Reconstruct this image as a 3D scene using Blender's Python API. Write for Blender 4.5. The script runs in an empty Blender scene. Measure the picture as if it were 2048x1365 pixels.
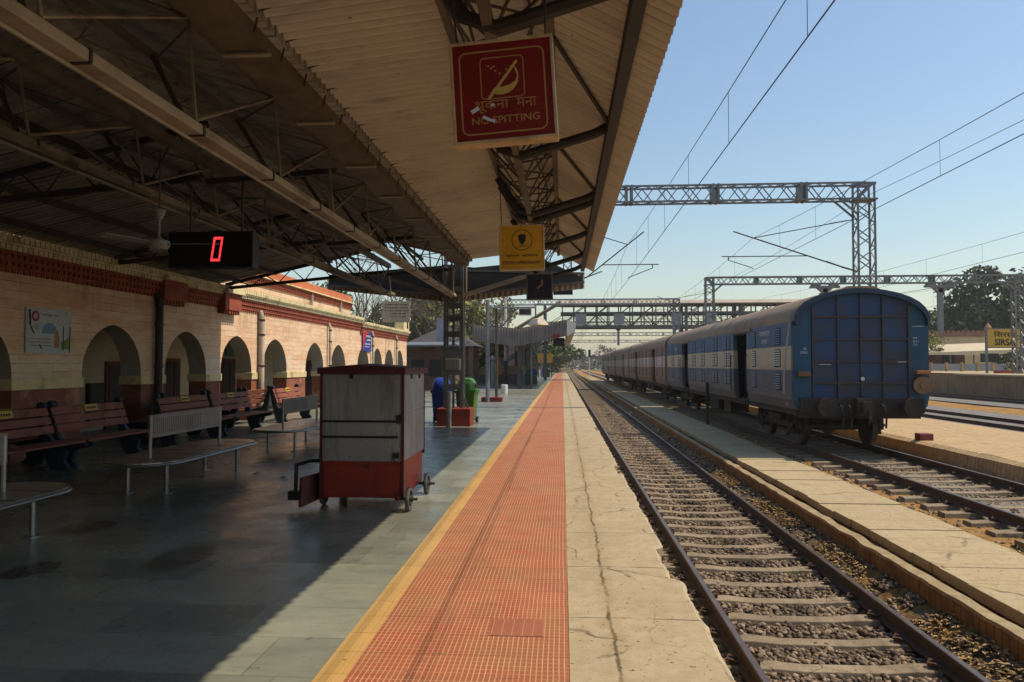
import bpy, math, random
import numpy as np
from mathutils import Vector, Matrix, noise

# ------------------------------------------------------------------ camera, world, sun, exposure
S = bpy.context.scene
COL = S.collection
FPX = 1460.0                                   # focal length in pixels of a 2048 wide frame
YAW, PITCH = math.atan(101 / 1460.0), math.atan(47.5 / 1460.0)
EYE = Vector((0, 0, 1.66))
FW = Vector((-math.sin(YAW) * math.cos(PITCH), math.cos(YAW) * math.cos(PITCH), math.sin(PITCH)))
RT = Vector((math.cos(YAW), math.sin(YAW), 0))
UP = RT.cross(FW)
cam = bpy.data.cameras.new('camera')
camo = bpy.data.objects.new('camera', cam)
COL.objects.link(camo)
camo.matrix_world = Matrix(((RT.x, UP.x, -FW.x, EYE.x), (RT.y, UP.y, -FW.y, EYE.y), (RT.z, UP.z, -FW.z, EYE.z), (0, 0, 0, 1)))
cam.sensor_width = 36
cam.lens = 36 * FPX / 2048
cam.clip_start = 0.05
cam.clip_end = 4000
S.camera = camo

SUN_EL, SUN_AZ = math.radians(56.6), math.radians(88)     # azimuth from +Y (along the track) towards +X
w = bpy.data.worlds.new('World')
S.world = w
w.use_nodes = True
wn, wl = w.node_tree.nodes, w.node_tree.links
sky = wn.new('ShaderNodeTexSky')
sky.sky_type = 'NISHITA'
sky.sun_disc = False
sky.sun_elevation = SUN_EL
sky.sun_rotation = SUN_AZ
sky.air_density = 1.5
sky.dust_density = 0.9
sky.ozone_density = 3.0
wl.new(sky.outputs[0], wn['Background'].inputs[0])
wn['Background'].inputs[1].default_value = 0.122
sun = bpy.data.lights.new('sun', 'SUN')
sun.energy = 3.9
sun.angle = math.radians(0.53)
sun.color = (1.0, 0.865, 0.66)
suno = bpy.data.objects.new('sun', sun)
COL.objects.link(suno)
sd = Vector((math.sin(SUN_AZ) * math.cos(SUN_EL), math.cos(SUN_AZ) * math.cos(SUN_EL), math.sin(SUN_EL)))
suno.rotation_euler = sd.to_track_quat('Z', 'Y').to_euler()
suno.location = (40, 0, 60)
S.view_settings.view_transform = 'Standard'
S.view_settings.look = 'None'
S.view_settings.exposure = 0.2
S.view_settings.gamma = 1
S.cycles.max_bounces = 6
S.cycles.diffuse_bounces = 1


def at(u, v, D):
    """Point the photograph shows at pixel (u, v) of 2048x1365, D metres in front of the camera."""
    return EYE + D * (FW + RT * ((u - 1024) / FPX) + UP * ((682.5 - v) / FPX))


# ------------------------------------------------------------------ mesh helpers
W = {}


class MB:
    def __init__(s):
        s.v, s.f = [], []

    def add(s, vs, fs):
        o = len(s.v)
        s.v += [tuple(p) for p in vs]
        s.f += [tuple(i + o for i in f) for f in fs]
        return s

    def box(s, x0, x1, y0, y1, z0, z1):
        return s.add([(x0, y0, z0), (x1, y0, z0), (x1, y1, z0), (x0, y1, z0), (x0, y0, z1), (x1, y0, z1), (x1, y1, z1), (x0, y1, z1)],
                     [(0, 3, 2, 1), (4, 5, 6, 7), (0, 1, 5, 4), (1, 2, 6, 5), (2, 3, 7, 6), (3, 0, 4, 7)])

    def quad(s, a, b, c, d):
        return s.add([a, b, c, d], [(0, 1, 2, 3)])

    def prism(s, pts, ext):
        ext = Vector(ext)
        n = len(pts)
        a = [Vector(p) for p in pts]
        return s.add(a + [p + ext for p in a], [tuple(range(n - 1, -1, -1)), tuple(range(n, 2 * n))] +
                     [(i, (i + 1) % n, n + (i + 1) % n, n + i) for i in range(n)])

    def bar(s, p, q, w_, h_=None):
        p, q = Vector(p), Vector(q)
        h_ = w_ if h_ is None else h_
        d = (q - p)
        if d.length < 1e-6:
            return s
        d.normalize()
        up = Vector((0, 0, 1)) if abs(d.z) < 0.95 else Vector((0, 1, 0))
        a = d.cross(up).normalized()
        b = a.cross(d).normalized()
        a, b = a * w_ / 2, b * h_ / 2
        return s.add([p - a - b, p + a - b, p + a + b, p - a + b, q - a - b, q + a - b, q + a + b, q - a + b],
                     [(0, 3, 2, 1), (4, 5, 6, 7), (0, 1, 5, 4), (1, 2, 6, 5), (2, 3, 7, 6), (3, 0, 4, 7)])

    def tube(s, pts, r, n=6, r2=None):
        pts = [Vector(p) for p in pts]
        m = len(pts)
        vs, fs = [], []
        for i, p in enumerate(pts):
            d = (pts[min(i + 1, m - 1)] - pts[max(i - 1, 0)])
            d = d.normalized() if d.length > 1e-9 else Vector((0, 0, 1))
            up = Vector((0, 0, 1)) if abs(d.z) < 0.9 else Vector((0, 1, 0))
            a = d.cross(up).normalized()
            b = a.cross(d)
            rr = r if r2 is None else r + (r2 - r) * i / (m - 1)
            vs += [p + rr * (a * math.cos(2 * math.pi * k / n) + b * math.sin(2 * math.pi * k / n)) for k in range(n)]
        for i in range(m - 1):
            for k in range(n):
                fs.append((i * n + k, i * n + (k + 1) % n, (i + 1) * n + (k + 1) % n, (i + 1) * n + k))
        fs += [tuple(range(n)), tuple((m - 1) * n + k for k in range(n - 1, -1, -1))]
        return s.add(vs, fs)

    def lathe(s, prof, n=16, c=(0, 0, 0)):
        vs, fs = [], []
        for r, z in prof:
            vs += [(c[0] + r * math.cos(2 * math.pi * k / n), c[1] + r * math.sin(2 * math.pi * k / n), c[2] + z) for k in range(n)]
        for i in range(len(prof) - 1):
            for k in range(n):
                fs.append((i * n + k, i * n + (k + 1) % n, (i + 1) * n + (k + 1) % n, (i + 1) * n + k))
        fs += [tuple(range(n - 1, -1, -1)), tuple((len(prof) - 1) * n + k for k in range(n))]
        return s.add(vs, fs)

    def disc(s, c, axis, r, t, n=20):
        c, axis = Vector(c), Vector(axis).normalized()
        return s.tube([c, c + axis * t], r, n)

    def build(s, name, mat, parent=None, world=True, smooth=False, bevel=0.0):
        me = bpy.data.meshes.new(name)
        off = W.get(parent.name, Vector()) if (parent is not None and world) else Vector()
        me.from_pydata([(v[0] - off.x, v[1] - off.y, v[2] - off.z) for v in s.v], [], s.f)
        me.update()
        o = bpy.data.objects.new(name, me)
        COL.objects.link(o)
        if mat is not None:
            me.materials.append(mat)
        if smooth:
            me.polygons.foreach_set('use_smooth', [True] * len(me.polygons))
            try:
                me.set_sharp_from_angle(angle=math.radians(40))
            except Exception:
                pass
        if bevel:
            b = o.modifiers.new('bevel', 'BEVEL')
            b.width = bevel
            b.segments = 2
            b.limit_method = 'ANGLE'
        if parent is not None:
            o.parent = parent
            W[o.name] = W.get(parent.name, Vector())
        return o


def tag(o, label, cat, group=None, kind=None):
    if label:
        o['label'] = label
    if cat:
        o['category'] = cat
    if group:
        o['group'] = group
    if kind:
        o['kind'] = kind
    return o


def thing(name, label, cat, loc=(0, 0, 0), group=None):
    o = bpy.data.objects.new(name, None)
    o.empty_display_size = 0.2
    COL.objects.link(o)
    o.location = loc
    W[o.name] = Vector(loc)
    return tag(o, label, cat, group)


def dup(o, parent=None, loc=None, rz=None, label=None):
    c = o.copy()
    COL.objects.link(c)
    if parent is not None:
        c.parent = parent
    if loc is not None:
        c.location = loc
    if rz is not None:
        c.rotation_euler = (0, 0, rz)
    if label:
        c['label'] = label
    for ch in list(o.children):
        dup(ch, c)
    return c


def structure(o):
    o['kind'] = 'structure'
    return o


def text(s, x0, x1, z0, z1, frame, mat, parent, name='lettering', world=False, bold=0.0):
    """Lettering fitted in the box x0..x1, z0..z1; frame(u, v) turns it into a point."""
    cu = bpy.data.curves.new('txt', 'FONT')
    cu.body = s
    cu.size = 1
    cu.offset = bold
    cu.resolution_u = 3
    to = bpy.data.objects.new('txt', cu)
    COL.objects.link(to)
    dg = bpy.context.evaluated_depsgraph_get()
    dg.update()
    me = bpy.data.meshes.new_from_object(to.evaluated_get(dg))
    bpy.data.objects.remove(to)
    vs = [v.co.copy() for v in me.vertices]
    fs = [tuple(p.vertices) for p in me.polygons]
    bpy.data.meshes.remove(me)
    if not vs:
        return None
    a0, a1 = min(v.x for v in vs), max(v.x for v in vs)
    b0, b1 = min(v.y for v in vs), max(v.y for v in vs)
    mb = MB()
    mb.add([frame(x0 + (v.x - a0) / (a1 - a0) * (x1 - x0), z0 + (v.y - b0) / max(b1 - b0, 1e-6) * (z1 - z0)) for v in vs], fs)
    return mb.build(name, mat, parent, world)


# ------------------------------------------------------------------ materials
def newmat(name):
    m = bpy.data.materials.new(name)
    m.use_nodes = True
    nt = m.node_tree
    return m, nt.nodes, nt.links, nt.nodes['Principled BSDF']


def rgb(c):
    return (c[0], c[1], c[2], 1)


class G:
    """Small node-graph helper."""
    def __init__(s, name, rough=0.7, metal=0.0, spec=0.35):
        s.m, s.n, s.l, s.b = newmat(name)
        s.b.inputs['Roughness'].default_value = rough
        s.b.inputs['Metallic'].default_value = metal
        s.b.inputs['Specular IOR Level'].default_value = spec
        g = s.n.new('ShaderNodeNewGeometry')
        s.pos = g.outputs['Position']
        s.island = g.outputs['Random Per Island']

    def map(s, sc, src=None):
        m = s.n.new('ShaderNodeMapping')
        m.inputs['Scale'].default_value = sc if isinstance(sc, (tuple, list)) else (sc, sc, sc)
        s.l.new(src or s.pos, m.inputs[0])
        return m.outputs[0]

    def noise(s, sc, detail=5, rough=0.6):
        n = s.n.new('ShaderNodeTexNoise')
        n.inputs['Scale'].default_value = 1
        n.inputs['Detail'].default_value = detail
        n.inputs['Roughness'].default_value = rough
        s.l.new(s.map(sc), n.inputs['Vector'])
        return n.outputs['Fac']

    def ramp(s, fac, stops, interp='LINEAR'):
        r = s.n.new('ShaderNodeValToRGB')
        r.color_ramp.interpolation = interp
        els = r.color_ramp.elements
        while len(els) < len(stops):
            els.new(0.5)
        for e, (p, c) in zip(els, stops):
            e.position = p
            e.color = rgb(c) if not isinstance(c, (int, float)) else (c, c, c, 1)
        s.l.new(fac, r.inputs[0])
        return r.outputs[0]

    def mix(s, fac, a, b, mode='MIX'):
        m = s.n.new('ShaderNodeMix')
        m.data_type = 'RGBA'
        m.blend_type = mode
        for sock, val in ((m.inputs[0], fac), (m.inputs[6], a), (m.inputs[7], b)):
            if isinstance(val, (int, float)):
                sock.default_value = val
            elif isinstance(val, (tuple, list)):
                sock.default_value = rgb(val)
            else:
                s.l.new(val, sock)
        return m.outputs[2]

    def math(s, op, a, b=0.0, c=0.0):
        m = s.n.new('ShaderNodeMath')
        m.operation = op
        for sock, val in zip(m.inputs, (a, b, c)):
            if isinstance(val, (int, float)):
                sock.default_value = val
            else:
                s.l.new(val, sock)
        return m.outputs[0]

    def xyz(s):
        x = s.n.new('ShaderNodeSeparateXYZ')
        s.l.new(s.pos, x.inputs[0])
        return x.outputs

    def col(s, c):
        if isinstance(c, (tuple, list)):
            s.b.inputs['Base Color'].default_value = rgb(c)
        else:
            s.l.new(c, s.b.inputs['Base Color'])
        return s

    def bump(s, h, strength=0.4, dist=0.02):
        b = s.n.new('ShaderNodeBump')
        b.inputs['Strength'].default_value = strength
        b.inputs['Distance'].default_value = dist
        s.l.new(h, b.inputs['Height'])
        s.l.new(b.outputs[0], s.b.inputs['Normal'])
        return s

    def rough(s, v):
        s.l.new(v, s.b.inputs['Roughness'])
        return s


def pm(name, c1, c2=None, sc=2.0, rough=0.7, metal=0.0, bump=0.0, bsc=60, dirt=None, dsc=1.2, streak=False, spec=0.35, lo=0.35, hi=0.65, dlo=0.52, dhi=0.72):
    """Painted / worn surface: two tones by noise, optional dirt patches (or run-down streaks), optional bump."""
    g = G(name, rough, metal, spec)
    c2 = c2 or tuple(x * 0.75 for x in c1)
    col = g.ramp(g.noise(sc), [(lo, c1), (hi, c2)])
    fine = g.noise(sc * 14, 3)
    col = g.mix(g.ramp(fine, [(0.35, 0.0), (0.75, 0.35)]), col, tuple(x * 0.7 for x in c1))
    if dirt:
        f = g.noise((dsc * 3, dsc * 3, dsc * 0.35) if streak else dsc, 6, 0.65)
        col = g.mix(g.ramp(f, [(dlo, 0.0), (dhi, 0.85)]), col, dirt)
    g.col(col)
    if bump:
        g.bump(g.noise(bsc, 4), bump, 0.02)
    return g.m


M = {}
M['steel_grey'] = pm('grey painted steel', (0.16, 0.165, 0.16), (0.11, 0.11, 0.105), 2, 0.55, 0, 0.1, dirt=(0.10, 0.06, 0.035), dsc=1.5, streak=True)
M['steel_dark'] = pm('dark sooty steel', (0.055, 0.05, 0.042), (0.035, 0.03, 0.026), 3, 0.65, dirt=(0.08, 0.045, 0.025))
M['steel_brown'] = pm('dusty brown steel', (0.17, 0.135, 0.095), (0.11, 0.085, 0.06), 3, 0.65, dirt=(0.07, 0.045, 0.03))
M['rod'] = pm('pale painted rod', (0.30, 0.245, 0.175), (0.22, 0.175, 0.12), 3, 0.6, dirt=(0.09, 0.06, 0.04), dsc=3)
M['steel_cream'] = pm('cream painted channel', (0.42, 0.36, 0.27), (0.34, 0.28, 0.2), 2, 0.55, dirt=(0.13, 0.09, 0.06), dsc=2.2)
M['galv'] = pm('galvanised steel', (0.20, 0.205, 0.21), (0.14, 0.145, 0.15), 3, 0.5, 0.35, dirt=(0.2, 0.17, 0.13), dsc=1.5)
M['galv_far'] = pm('weathered galvanised steel', (0.22, 0.23, 0.24), (0.16, 0.17, 0.18), 2, 0.6, 0.2)
M['wire'] = pm('dark copper wire', (0.05, 0.045, 0.04), (0.035, 0.03, 0.03), 3, 0.5, 0.3)
M['black'] = pm('matt black', (0.012, 0.012, 0.013), (0.02, 0.02, 0.02), 5, 0.5)
M['white'] = pm('white paint', (0.72, 0.71, 0.67), (0.6, 0.58, 0.53), 2, 0.5, dirt=(0.35, 0.3, 0.22))
M['fan'] = pm('dusty white enamel', (.24,.225,.2), (.18,.17,.15), 3, .6)
M['insul'] = pm('brown insulator', (0.06, 0.025, 0.018), (0.03, 0.02, 0.02), 5, 0.3)


def floor_mat():
    g = G('grey green stone slabs', 0.34, 0, 0.45)
    br = g.n.new('ShaderNodeTexBrick')
    g.l.new(g.map((1, 1, 1)), br.inputs['Vector'])
    br.inputs['Color1'].default_value = (0.165, 0.172, 0.142, 1)
    br.inputs['Color2'].default_value = (0.29, 0.295, 0.235, 1)
    br.inputs['Mortar'].default_value = (0.115, 0.117, 0.10, 1)
    br.inputs['Scale'].default_value = 1
    br.inputs['Mortar Size'].default_value = 0.003
    br.inputs['Brick Width'].default_value = 0.86
    br.inputs['Row Height'].default_value = 0.55
    br.offset = 0.37
    br.squash_frequency = 3
    br.squash = 1.3
    n1 = g.noise((0.9, 2.2, 1), 8, 0.7)
    col = g.mix(0.55, br.outputs['Color'], g.ramp(n1, [(0.3, (0.5, 0.5, 0.5)), (0.7, (1.25, 1.22, 1.12))]), 'MULTIPLY')
    n2 = g.noise((5, 14, 1), 6, 0.7)
    col = g.mix(g.ramp(n2, [(0.5, 0.0), (0.8, 0.4)]), col, (0.10, 0.10, 0.085))
    n3 = g.noise(1.1, 7, 0.7)
    col = g.mix(g.ramp(n3, [(0.56, 0.0), (0.72, 0.6)]), col, (0.075, 0.068, 0.055))
    x = g.xyz()
    for cx, cy, rx, ry in ((-3.28, 6.15, 0.26, 0.5), (-4.85, 7.2, 0.3, 0.35), (-5.2, 12.4, 0.3, 0.45), (-4.3, 5.7, 0.2, 0.3), (-3.5, 9.3, 0.35, 0.3)):
        dx = g.math('DIVIDE', g.math('SUBTRACT', x[0], cx), rx)
        dy = g.math('DIVIDE', g.math('SUBTRACT', x[1], cy), ry)
        d = g.math('ADD', g.math('MULTIPLY', dx, dx), g.math('MULTIPLY', dy, dy))
        d = g.math('ADD', d, g.math('MULTIPLY', g.math('SUBTRACT', n2, 0.5), 1.5))
        col = g.mix(g.ramp(d, [(0.6, 0.75), (1.0, 0.0)]), col, (0.03, 0.022, 0.018))
    sp_ = g.noise(7, 3, .6)
    col = g.mix(g.ramp(sp_, [(.66, 0.0), (.70, .7)]), col, (0.05, 0.04, 0.032))
    sc_ = g.noise((2, 26, 1), 4, .7)
    col = g.mix(g.ramp(sc_, [(.66, 0.0), (.8, .35)]), col, (0.36, 0.35, 0.3))
    g.col(col)
    g.rough(g.ramp(n3, [(0.3, 0.17), (0.7, 0.42)]))
    g.bump(g.math('ADD', g.math('MULTIPLY', br.outputs['Fac'], -1.0), g.math('MULTIPLY', n2, 0.5)), 0.12, 0.01)
    return g.m


def tile_mat(name, base, base2, groove, cw, ch, wx, wy, worn, joint, dust):
    """Ribbed paving tile: cells cw x ch parted by raised pale ribs; joints every 0.3 m."""
    g = G(name, 0.75, 0, 0.25)
    x = g.xyz()
    wob = g.noise(1.5, 3)
    xs = g.math('ADD', x[0], g.math('MULTIPLY', g.math('SUBTRACT', wob, 0.5), 0.012))
    ty = g.math('FLOOR', g.math('DIVIDE', x[1], 0.3))
    xs = g.math('ADD', xs, g.math('MULTIPLY', g.math('SINE', g.math('MULTIPLY', ty, 12.9)), 0.004))
    fx = g.math('FRACT', g.math('DIVIDE', xs, cw))
    fy = g.math('FRACT', g.math('DIVIDE', x[1], ch))
    rx = g.math('LESS_THAN', fx, wx)
    ry = g.math('LESS_THAN', fy, wy)
    rib = g.math('MAXIMUM', rx, g.math('MULTIPLY', ry, 0.75))
    n1 = g.noise(1.6, 7, 0.7)
    n2 = g.noise(9, 5, 0.7)
    col = g.ramp(n1, [(0.38, base), (0.62, base2)])
    col = g.mix(g.ramp(n2, [(0.45, 0.0), (0.75, 0.5)]), col, worn)
    wn_ = g.n.new('ShaderNodeTexWhiteNoise')
    wn_.noise_dimensions = '2D'
    cmb = g.n.new('ShaderNodeCombineXYZ')
    g.l.new(g.math('FLOOR', g.math('DIVIDE', x[0], 0.3)), cmb.inputs[0])
    g.l.new(ty, cmb.inputs[1])
    g.l.new(cmb.outputs[0], wn_.inputs['Vector'])
    col = g.mix(0.45, col, g.ramp(wn_.outputs['Value'], [(0, (0.72, 0.7, 0.7)), (1, (1.2, 1.2, 1.2))]), 'MULTIPLY')
    col = g.mix(g.ramp(g.noise((.9, .35, 1), 6, .65), [(.3, .06), (.65, .36)]), col, dust)
    fade = g.math('MULTIPLY', rib, g.ramp(g.noise(3, 4), [(0.3, 0.55), (0.6, 0.95)]))
    col = g.mix(fade, col, groove)
    jf = g.math('FRACT', g.math('DIVIDE', x[1], 0.3))
    j = g.math('LESS_THAN', jf, 0.02)
    col = g.mix(g.math('MULTIPLY', j, g.ramp(g.noise(2.3, 2), [(0.4, 0.2), (0.6, 0.9)])), col, joint)
    # overhead wire's shadow, painted as a dark line along the red strip
    d = g.math('ABSOLUTE', g.math('SUBTRACT', x[0], g.math('ADD', -0.76, g.math('MULTIPLY', wob, 0.06))))
    col = g.mix(g.math('MULTIPLY', g.ramp(d, [(0.0, 0.5), (0.035, 0.0)]), g.ramp(g.noise((8, 0.6, 1), 4), [(0.4, 0.1), (0.6, 1.0)])), col, (0.09, 0.04, 0.025))
    spots = g.noise(16, 2)
    col = g.mix(g.ramp(spots, [(0.71, 0.0), (0.76, 0.85)]), col, (0.07, 0.04, 0.03))
    g.col(col)
    g.bump(rib, 0.5, 0.003)
    return g.m


def concrete_mat(name, c1, c2, dark, crack=(0.9, 0.9), slab=1.2, dirt=(0.27, 0.19, 0.09), pits=True, seam=None):
    g = G(name, 0.9, 0, 0.2)
    n1 = g.noise(1.1, 8, 0.68)
    n2 = g.noise(7, 8, 0.75)
    col = g.ramp(n1, [(0.35, c1), (0.65, c2)])
    col = g.mix(g.ramp(n2, [(0.42, 0.0), (0.72, 0.55)]), col, dirt)
    v = g.n.new('ShaderNodeTexVoronoi')
    v.feature = 'DISTANCE_TO_EDGE'
    wobv = g.n.new('ShaderNodeVectorMath')
    wobv.operation = 'ADD'
    nn = g.n.new('ShaderNodeTexNoise')
    nn.inputs['Scale'].default_value = 2.5
    nn.inputs['Detail'].default_value = 6
    g.l.new(g.pos, nn.inputs['Vector'])
    sc = g.n.new('ShaderNodeVectorMath')
    sc.operation = 'SCALE'
    sc.inputs['Scale'].default_value = 0.35
    g.l.new(nn.outputs['Color'], sc.inputs[0])
    g.l.new(g.pos, wobv.inputs[0])
    g.l.new(sc.outputs[0], wobv.inputs[1])
    mp = g.map((crack[0], crack[1], 0.01), wobv.outputs[0])
    v.inputs['Scale'].default_value = 1
    g.l.new(mp, v.inputs['Vector'])
    ck = g.math('MULTIPLY', g.ramp(v.outputs['Distance'], [(0.0, 1.0), (0.014, 0.0)]), g.ramp(g.noise(1.4, 3), [(0.45, 0.0), (0.6, 0.85)]))
    col = g.mix(ck, col, dark)
    x = g.xyz()
    jf = g.math('FRACT', g.math('DIVIDE', g.math('ADD', x[1], g.math('MULTIPLY', n1, 0.03)), slab))
    j = g.math('LESS_THAN', jf, 0.014)
    col = g.mix(g.math('MULTIPLY', j, g.ramp(g.noise(3, 3), [(0.35, 0.1), (0.6, 0.85)])), col, dark)
    h = g.math('SUBTRACT', g.math('MULTIPLY', n2, 0.6), ck)
    n3 = g.noise(45, 4, 0.8)
    col = g.mix(g.ramp(n3, [(0.5, 0.0), (0.75, 0.5)]), col, dirt)
    if seam is not None:
        wob = g.math('MULTIPLY', g.math('SUBTRACT', g.noise((1, 1.6, 1), 8, .75), .5), .16)
        sd_ = g.math('ABSOLUTE', g.math('SUBTRACT', g.math('ADD', x[0], wob), seam))
        sk = g.math('MULTIPLY', g.ramp(sd_, [(0.004, 1.0), (0.016, 0.0)]), g.ramp(g.noise((1, 2.2, 1), 5), [(.4, .1), (.55, .9)]))
        col = g.mix(sk, col, dark)
        col = g.mix(g.math('MULTIPLY', g.ramp(sd_, [(0.0, .6), (.09, 0.0)]), g.ramp(g.noise(5, 5, .7), [(.4, 0.0), (.6, 1.0)])), col, dirt)
        h = g.math('SUBTRACT', h, sk)
    if pits:
        p = g.noise(26, 2)
        pf = g.ramp(p, [(0.655, 0.0), (0.70, 0.85)])
        col = g.mix(pf, col, dark)
        h = g.math('SUBTRACT', h, pf)
    g.col(col)
    g.bump(h, 0.5, 0.012)
    return g.m


M['floor'] = floor_mat()
M['tactile_red'] = tile_mat('red ribbed tiles', (0.33, 0.05, 0.026), (0.28, 0.088, 0.038), (0.53, 0.29, 0.15), 0.0305, 0.052, 0.24, 0.13, (0.33, 0.14, 0.065), (0.12, 0.04, 0.025), (0.38, 0.20, 0.10))
M['tactile_yellow'] = tile_mat('yellow edge tiles', (0.50, 0.275, 0.075), (0.42, 0.225, 0.06), (0.54, 0.34, 0.13), 0.031, 0.03, 0.2, 0.3, (0.45, 0.25, 0.08), (0.2, 0.1, 0.03), (0.55, 0.38, 0.19))
M['coping'] = concrete_mat('weathered coping concrete', (0.46, 0.37, 0.245), (0.38, 0.305, 0.20), (0.07, 0.05, 0.03), (1.1, 0.8), 1.22, seam=0.31)
M['slab'] = concrete_mat('concrete cover slabs', (0.46, 0.365, 0.22), (0.40, 0.31, 0.185), (0.06, 0.045, 0.03), (0.5, 0.4), 0.62)
M['sleeper'] = concrete_mat('sleeper concrete', (0.34, 0.265, 0.175), (0.21, 0.16, 0.105), (0.08, 0.055, 0.04), (2, 2), 50, (0.13, 0.09, 0.06))
M['plinth_red'] = pm('red painted plinth', (0.25, 0.035, 0.022), (0.18, 0.028, 0.018), 3, 0.6, dirt=(0.1, 0.04, 0.03))

g = G('ballast bed', 0.95, 0, 0.1)
x = g.xyz()
n1 = g.noise(22, 5, 0.7)
col = g.ramp(n1, [(0.3, (0.05, 0.036, 0.025)), (0.5, (0.16, 0.115, 0.075)), (0.7, (0.30, 0.22, 0.145))])
soil = g.ramp(g.noise(9, 6, 0.7), [(0.35, (0.10, 0.055, 0.022)), (0.6, (0.34, 0.19, 0.065))])
col = g.mix(g.math('MULTIPLY', g.ramp(g.noise(0.9, 4), [(0.42, 0.0), (0.56, 1.0)]), g.ramp(g.math('SUBTRACT', x[0], 3.3), [(0.0, 0.0), (0.1, 1.0)])), col, soil)
oil = g.math('ABSOLUTE', g.math('SUBTRACT', x[0], 2.48))
col = g.mix(g.math('MULTIPLY', g.ramp(oil, [(0.08, 0.75), (0.3, 0.0)]), g.ramp(g.noise(2.2, 4), [(0.4, 0.2), (0.6, 1.0)])), col, (0.03, 0.025, 0.022))
g.col(col)
g.bump(n1, 1.0, 0.05)
M['ballast_bed'] = g.m

g = G('ballast stone', 0.9, 0, 0.15)
col = g.ramp(g.island, [(0.0, (0.07, 0.05, 0.038)), (0.35, (0.17, 0.12, 0.082)), (0.7, (0.27, 0.19, 0.125)), (1.0, (0.40, 0.30, 0.21))])
col = g.mix(g.ramp(g.noise(30, 3), [(0.4, 0.0), (0.7, 0.5)]), col, (0.11, 0.08, 0.06))
x = g.xyz()
oil = g.math('ABSOLUTE', g.math('SUBTRACT', x[0], 2.48))
col = g.mix(g.math('MULTIPLY', g.ramp(oil, [(0.08, 0.8), (0.3, 0.0)]), g.ramp(g.noise(2.2, 4), [(0.4, 0.1), (0.6, 1.0)])), col, (0.03, 0.025, 0.022))
g.col(col)
M['stone'] = g.m

g = G('dry soil', 0.95, 0, 0.1)
n1 = g.noise(2.2, 8, 0.7)
col = g.ramp(n1, [(0.3, (0.18, 0.10, 0.035)), (0.5, (0.40, 0.215, 0.065)), (0.7, (0.46, 0.29, 0.12))])
col = g.mix(g.ramp(g.noise(14, 6, 0.7), [(0.45, 0.0), (0.7, 0.8)]), col, (0.12, 0.085, 0.055))
g.col(col)
g.bump(g.noise(12, 6, 0.75), 0.8, 0.06)
M['soil'] = g.m

g = G('sandy brick paving', 0.92, 0, 0.15)
br = g.n.new('ShaderNodeTexBrick')
g.l.new(g.map(1), br.inputs['Vector'])
br.inputs['Color1'].default_value = (0.44, 0.30, 0.16, 1)
br.inputs['Color2'].default_value = (0.52, 0.37, 0.21, 1)
br.inputs['Mortar'].default_value = (0.27, 0.18, 0.09, 1)
br.inputs['Scale'].default_value = 1
br.inputs['Brick Width'].default_value = 0.34
br.inputs['Row Height'].default_value = 0.14
br.inputs['Mortar Size'].default_value = 0.012
col = g.mix(g.ramp(g.noise(1.7, 7, 0.7), [(0.4, 0.0), (0.7, 0.8)]), br.outputs['Color'], (0.46, 0.33, 0.18))
col = g.mix(g.ramp(g.noise(6, 6, 0.7), [(0.52, 0.0), (0.72, 0.75)]), col, (0.16, 0.11, 0.06))
g.col(col)
g.bump(g.noise(9, 6), 0.5, 0.03)
M['brick_paving'] = g.m

M['kerb_brick'] = None
g = G('rust stained brick edging', 0.9, 0, 0.2)
x = g.xyz()
fy = g.math('LESS_THAN', g.math('FRACT', g.math('DIVIDE', x[1], 0.115)), 0.1)
col = g.ramp(g.noise(4, 6, 0.7), [(0.35, (0.36, 0.18, 0.06)), (0.65, (0.2, 0.09, 0.035))])
col = g.mix(g.math('MULTIPLY', fy, 0.8), col, (0.07, 0.04, 0.02))
col = g.mix(g.ramp(g.math('ADD', x[2], g.math('MULTIPLY', g.noise(6, 3), 0.06)), [(0.0, 0.0), (0.001, 0.0)]), col, (0.4, 0.33, 0.2))
g.col(col)
g.bump(g.noise(14, 6), 0.7, 0.03)
M['kerb_brick'] = g.m
M['kerb_top'] = pm('mortar kerb top', (0.37, 0.29, 0.16), (0.28, 0.2, 0.1), 4, 0.9, 0, 0.6, 20, dirt=(0.2, 0.1, 0.04), dsc=3)
M['rail_rust'] = pm('rusty rail side', (0.10, 0.055, 0.034), (0.065, 0.04, 0.028), 6, 0.8, 0.1, 0.3, 40)
M['rail_head'] = pm('worn rail head', (0.20, 0.15, 0.125), (0.13, 0.10, 0.085), 3, 0.38, 0.6)
M['clip'] = pm('rusty rail clip', (0.11, 0.06, 0.035), (0.07, 0.04, 0.025), 8, 0.8)

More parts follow.
